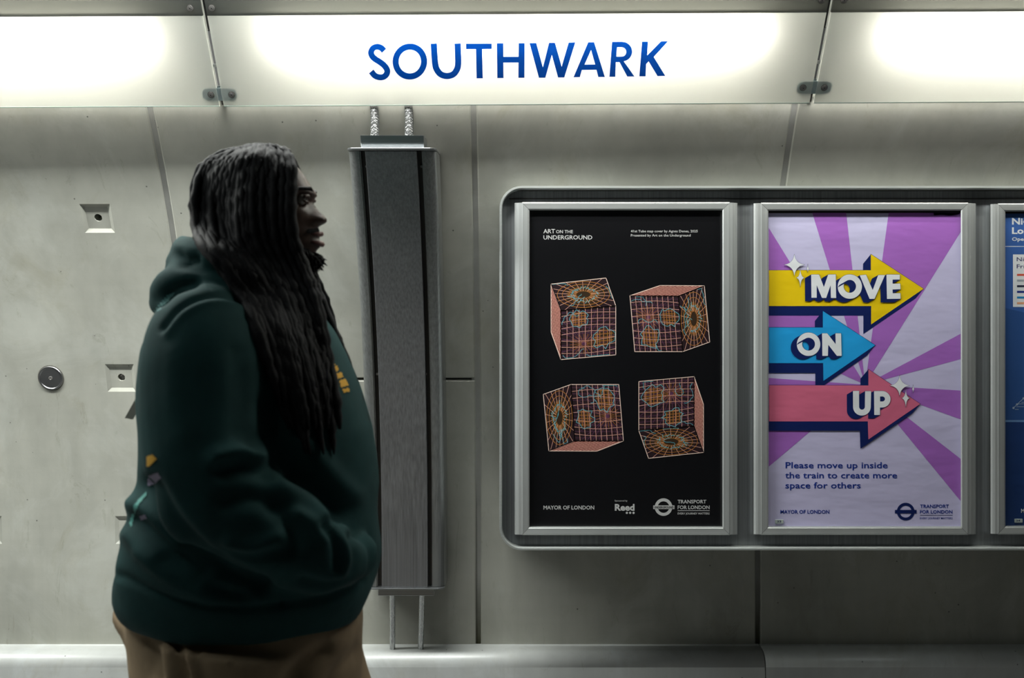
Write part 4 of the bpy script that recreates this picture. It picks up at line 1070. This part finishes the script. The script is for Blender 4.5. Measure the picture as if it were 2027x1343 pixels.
for poly in ([(650,709),(656,707),(664,722),(658,725)], [(656,728),(667,724),(671,733),(662,738)], [(664,740),(676,737),(680,747),(668,751)], [(672,754),(684,750),(690,763),(676,768),(674,762)], [(678,771),(690,768),(693,775),(681,778)]):
    surf_patch('chest_print', poly, M_pry, hoodie, step=2)
surf_patch('back_print', [(290,905),(302,900),(310,908),(298,922),(290,925)], M_pry, hoodie, .003, 2)
surf_patch('back_print', [(292,944),(312,936),(318,946),(306,960),(292,962)], M_prw, hoodie, .003, 2)
surf_patch('back_print', [(264,1002),(280,982),(290,974),(290,980),(274,1000),(266,1020)], M_prt, hoodie, .003, 2)
surf_patch('back_print', [(256,1036),(262,1015),(266,1020),(260,1045)], M_prt, hoodie, .003, 2)
surf_patch('back_print', [(276,1022),(288,1020),(290,1028),(278,1030)], M_prw, hoodie, .003, 2)
for k in range(7):
    x, y = 338 - k*4.2, 582 + k*5
    surf_patch('shoulder_print', [(x-9, y+3), (x+6+(k % 2)*3, y-2), (x+7, y+.5), (x-8, y+6)], M_prs, hoodie, .002, 2)
# pale strap end behind the back
a, b, c2, d2 = [at(x, y, 2.09) for x, y in ((268,790),(280,800),(262,831),(247,828))]
st = MB(); off = Vector((0, .004, 0)); st.hexa([a, b, c2, d2, a+off, b+off, c2+off, d2+off]); a2, b2 = at(268,790,2.09), at(300,770,2.08)
fixn(st.build('strap', mat('grey_webbing', srgb(190,184,172), .8), hoodie))

# --- trousers
mb = MB()
prows = [(1150,290,690,.200),(1190,268,712,.210),(1230,262,716,.215),(1300,266,716,.212),(1360,276,708,.200),(1400,300,690,.185)]
rings = []
for y, b, f_, hw in interp_rows(prows, 24):
    pb, pf = at(b, y, DM), at(f_, y, DM); xc = (pb.x+pf.x)/2; a = (pf.x-pb.x)/2
    rings.append([Vector((xc + a*math.copysign(abs(math.cos(t))**.8, math.cos(t)), DM - hw*math.sin(t), pb.z)) for t in [2*math.pi*k/48+.001 for k in range(48)]])
loft(mb, rings[::-1])
for lg in (near_leg, far_leg): wtube(mb, [(p[0], p[1], p[2]) for p in lg], [.165, .150, .118, .105, .095], 24)
tube3(mb, [(233,1212,2.03,.012),(240,1230,2.02,.016),(262,1250,2.0,.022),(300,1266,1.98,.03)], 12); tube3(mb, [(262,1262,2.0,.022),(292,1280,1.97,.03)], 12); tube3(mb, [(250,1215,2.05,.03),(300,1230,2.05,.05)], 12)
me, co = remesh('trousers', mb, .0085, M_khaki, person, 3); me.update(); nr = normals_of(me); px, py = proj(co); near = np.clip((DM + .02 - co[:,1])/.06, 0, 1)
disp = .0035*wav(co, (16, 12, 24), .3)*wav(co, (-11, 17, 13), 1.1)
for poly, amp, wd in [([(352,1270),(358,1300),(372,1343)], -.014, 6), ([(365,1270),(372,1300),(388,1343)], .010, 7), ([(330,1270),(334,1310),(345,1343)], .010, 8), ([(285,1272),(310,1300),(318,1343)], -.010, 8), ([(290,1260),(340,1276),(390,1290)], -.008, 5), ([(640,1290),(600,1320),(560,1370)], -.014, 12), ([(700,1240),(660,1290),(620,1350)], .008, 14), ([(712,1290),(670,1330),(650,1370)], -.010, 12)]:
    disp += amp*np.exp(-.5*(seg_dist(px, py, poly)/wd)**2)*near
trousers = finish('trousers', me, co + nr*disp[:, None], person)
for nm, x, y in (('near', near_leg[-1][0], 1.945), ('far', far_leg[-1][0], 2.155)):
    sh = MB(); rings = []
    for fx, hw, ht in ((-.085,.026,.06),(-.07,.036,.085),(-.02,.041,.095),(.04,.044,.078),(.10,.050,.060),(.16,.048,.048),(.20,.036,.036),(.215,.018,.026)):
        rings.append([Vector((x+fx, y+hw*math.cos(t), max(.022, .024 + ht*max(0, math.sin(t))))) for t in [2*math.pi*k/20 for k in range(20)]])
    loft(sh, rings); s_ = fixn(sh.build('shoe', M_shoe, person, True))
    so = MB(); rings = []
    for fx, hw in ((-.092,.022),(-.08,.036),(-.02,.042),(.04,.044),(.10,.052),(.16,.050),(.20,.040),(.222,.016)):
        rings.append([Vector((x+fx, y-hw, .001)), Vector((x+fx, y+hw, .001)), Vector((x+fx, y+hw+.002, .025)), Vector((x+fx, y-hw-.002, .025))])
    loft(so, rings); fixn(so.build('sole', M_sole, s_))

# --- hair: a close cap on the scalp and the dreadlocks that hang from it
crows = [(297,492,540,.020),(301,472,560,.046),(309,450,570,.062),(322,432,577,.074),(345,418,580,.083),(375,410,577,.088),(410,408,574,.088),(450,410,572,.086),(490,415,568,.080),(530,430,566,.074),(560,445,564,.068)]
rings = []
for y, b, f_, hw in interp_rows(crows, 40):
    pb, pf = at(b, y, DM), at(f_, y, DM); xc = (pb.x+pf.x)/2; a = (pf.x-pb.x)/2
    rings.append([Vector((xc + a*math.copysign(abs(math.cos(t))**.85, math.cos(t)), DM - hw*math.sin(t), pb.z)) for t in [2*math.pi*k/40+.001 for k in range(40)]])
mb = MB(); loft(mb, rings[::-1]); hair = fixn(mb.build('hair', M_hair, person, True))
rnd = random.Random(11)
# control rows: y, x at the back, x at the hairline, depth (back, middle, front)
ctrl = [(294,462,556,2.035,2.03,2.03),(308,420,574,2.03,1.995,2.01),(338,396,582,2.03,1.965,1.985),(385,386,581,2.03,1.945,1.965),(430,386,580,2.02,1.935,1.955),(480,395,586,1.99,1.93,1.955),
        (520,428,600,1.96,1.93,1.96),(560,458,616,1.93,1.92,1.95),(600,484,630,1.91,1.90,1.94),(650,506,642,1.89,1.88,1.93),(700,524,652,1.88,1.87,1.93),(750,540,660,1.87,1.86,1.93),(800,556,667,1.86,1.86,1.93),(850,572,672,1.85,1.85,1.93),(900,585,674,1.85,1.85,1.93)]
def lock_path(u, lay, yend, jit):
    out = []; ph = rnd.uniform(0, 6.28); am = rnd.uniform(1.5, 4.5)
    for y, x0_, x1_, Da, Db, Dc in ctrl:
        if y > yend: break
        x = x0_ + (x1_-x0_)*u + (jit if y > 300 else jit*2.2) + am*math.sin(y/55+ph)*min(1, (y-299)/200)
        D = (Da*(1-2*u) + Db*2*u) if u < .5 else (Db*(2-2*u) + Dc*(2*u-1))
        if y < 300: y += 11*((x-518)/52)**2 - 4
        elif y < 312: y += 10*((x-515)/90)**2
        out.append([x, y, D - lay])
    return out
def drape(path, clear, far=False):
    c = [list(q) for q in crm(path, 4)]
    for q in c:
        for bvh in (body_bvh, hbvh):
            h = cast(q[0], q[1], bvh, 0)
            if h is not None and h.y < DM + .02 and q[2] > h.y - clear: q[2] = h.y - clear
    ys_ = [q[2] for q in c]
    for _ in range(3):
        ys_ = [min(ys_[i], (ys_[max(i-1,0)] + ys_[i]*2 + ys_[min(i+1, len(ys_)-1)])/4) for i in range(len(ys_))]
    if far: return [Vector((at(q[0], q[1], DM).x, 2*DM - d, at(q[0], q[1], DM).z)) for q, d in zip(c, ys_)]
    return [at(q[0], q[1], d) for q, d in zip(c, ys_)]
def make_lock(P, r):
    n = len(P); rr_ = []; ph = rnd.uniform(0, 6)
    for i in range(n): rr_.append(r*(1 + .17*math.sin(i*1.9+ph) + .08*math.sin(i*3.7+ph*2))*(1 if i < n-4 else (n-i)/4.5))
    MB().tube(P, rr_, 8).build('dreadlock', M_hair, hair, True)
NL = 38
for k in range(NL):       # near side, upper layer
    u = (k+.5)/NL; lay = .000 + .010*rnd.random(); yend = rnd.uniform(770, 880) if u > .3 else rnd.uniform(700, 860)
    make_lock(drape(lock_path(u, lay, yend, rnd.uniform(-4, 4)), .011 + .010*rnd.random()), rnd.uniform(.0074, .0094))
for k in range(34):       # near side, under layer
    u = (k+.5)/34; make_lock(drape(lock_path(u, -.012, rnd.uniform(800, 905), rnd.uniform(-4, 4)), .007), rnd.uniform(.007, .0085))
for k in range(14):       # extra locks round the back of the head
    u = -.01 + .20*k/13; make_lock(drape(lock_path(u, .012 + .010*(k % 2), rnd.uniform(700, 800), rnd.uniform(-2, 2)), .010), rnd.uniform(.0075, .009))
for k in range(34):       # far side
    u = (k+.5)/34; P_ = drape(lock_path(u, .0, rnd.uniform(760, 880), rnd.uniform(-4, 4)), .012, True); make_lock(P_, rnd.uniform(.0065, .0085))
for k in range(9):        # crest along the parting
    y0 = 296 + rnd.uniform(-2, 2); x0_ = 475 + k*11
    P_ = [at(x0_-14, y0+10+abs(k-4)*1.4, DM-.045), at(x0_-4, y0+2+abs(k-4)*1.2, DM-.018), at(x0_+4, y0+abs(k-4)*1.2, DM+.012), at(x0_+12, y0+11+abs(k-4)*1.4, DM+.05)]
    make_lock([Vector(q) for q in crm([tuple(p) for p in P_], 4)], .0085)
# back of the head hanging down inside the hood
for k in range(14):
    lat = -.075 + .15*(k+.5)/14; b = 392 + abs(lat)*130
    P_ = [(470, 300), (b+30, 320), (b+12, 355), (b+6, 405), (b+12, 450), (b+22, 490), (b+44, 530), (b+60, 560)]
    make_lock([Vector((at(x, y, DM).x, DM - lat*min(1, .25+(j*.25)), at(x, y, DM).z)) for j, (x, y) in enumerate([(q[0], q[1]) for q in crm(P_, 4)])] if False else
              [Vector((at(q[0], q[1], DM).x, DM - lat*min(1, .2+q[2]*.28), at(q[0], q[1], DM).z)) for q in crm([(x, y, j) for j, (x, y) in enumerate(P_)], 4)], .0088)
# locks that fall forward over the far shoulder and swing clear of the chest
for k in range(11):
    s_ = k/10; j = rnd.uniform(-2, 2)
    D_ = 2.09 + .02*rnd.random(); yend = (870, 800, 845, 760, 860, 815, 780, 850, 740, 800, 700)[k]
    P_ = [(588, 340, 2.125), (596, 420, 2.135), (604, 500, 2.13), (618+8*s_+j, 548, 2.12), (640-14*s_+j, 600, D_+.01), (664-16*s_+j, 660, D_), (688-16*s_+j, 720, D_), (708-15*s_+j, 780, D_-.01), (724-14*s_+j, 835, D_-.02), (735-12*s_+j, 875, D_-.02)]
    P_ = [p for p in P_ if p[1] <= yend+15]
    make_lock([at(*q) for q in crm(P_, 5)], rnd.uniform(.0055, .0075))
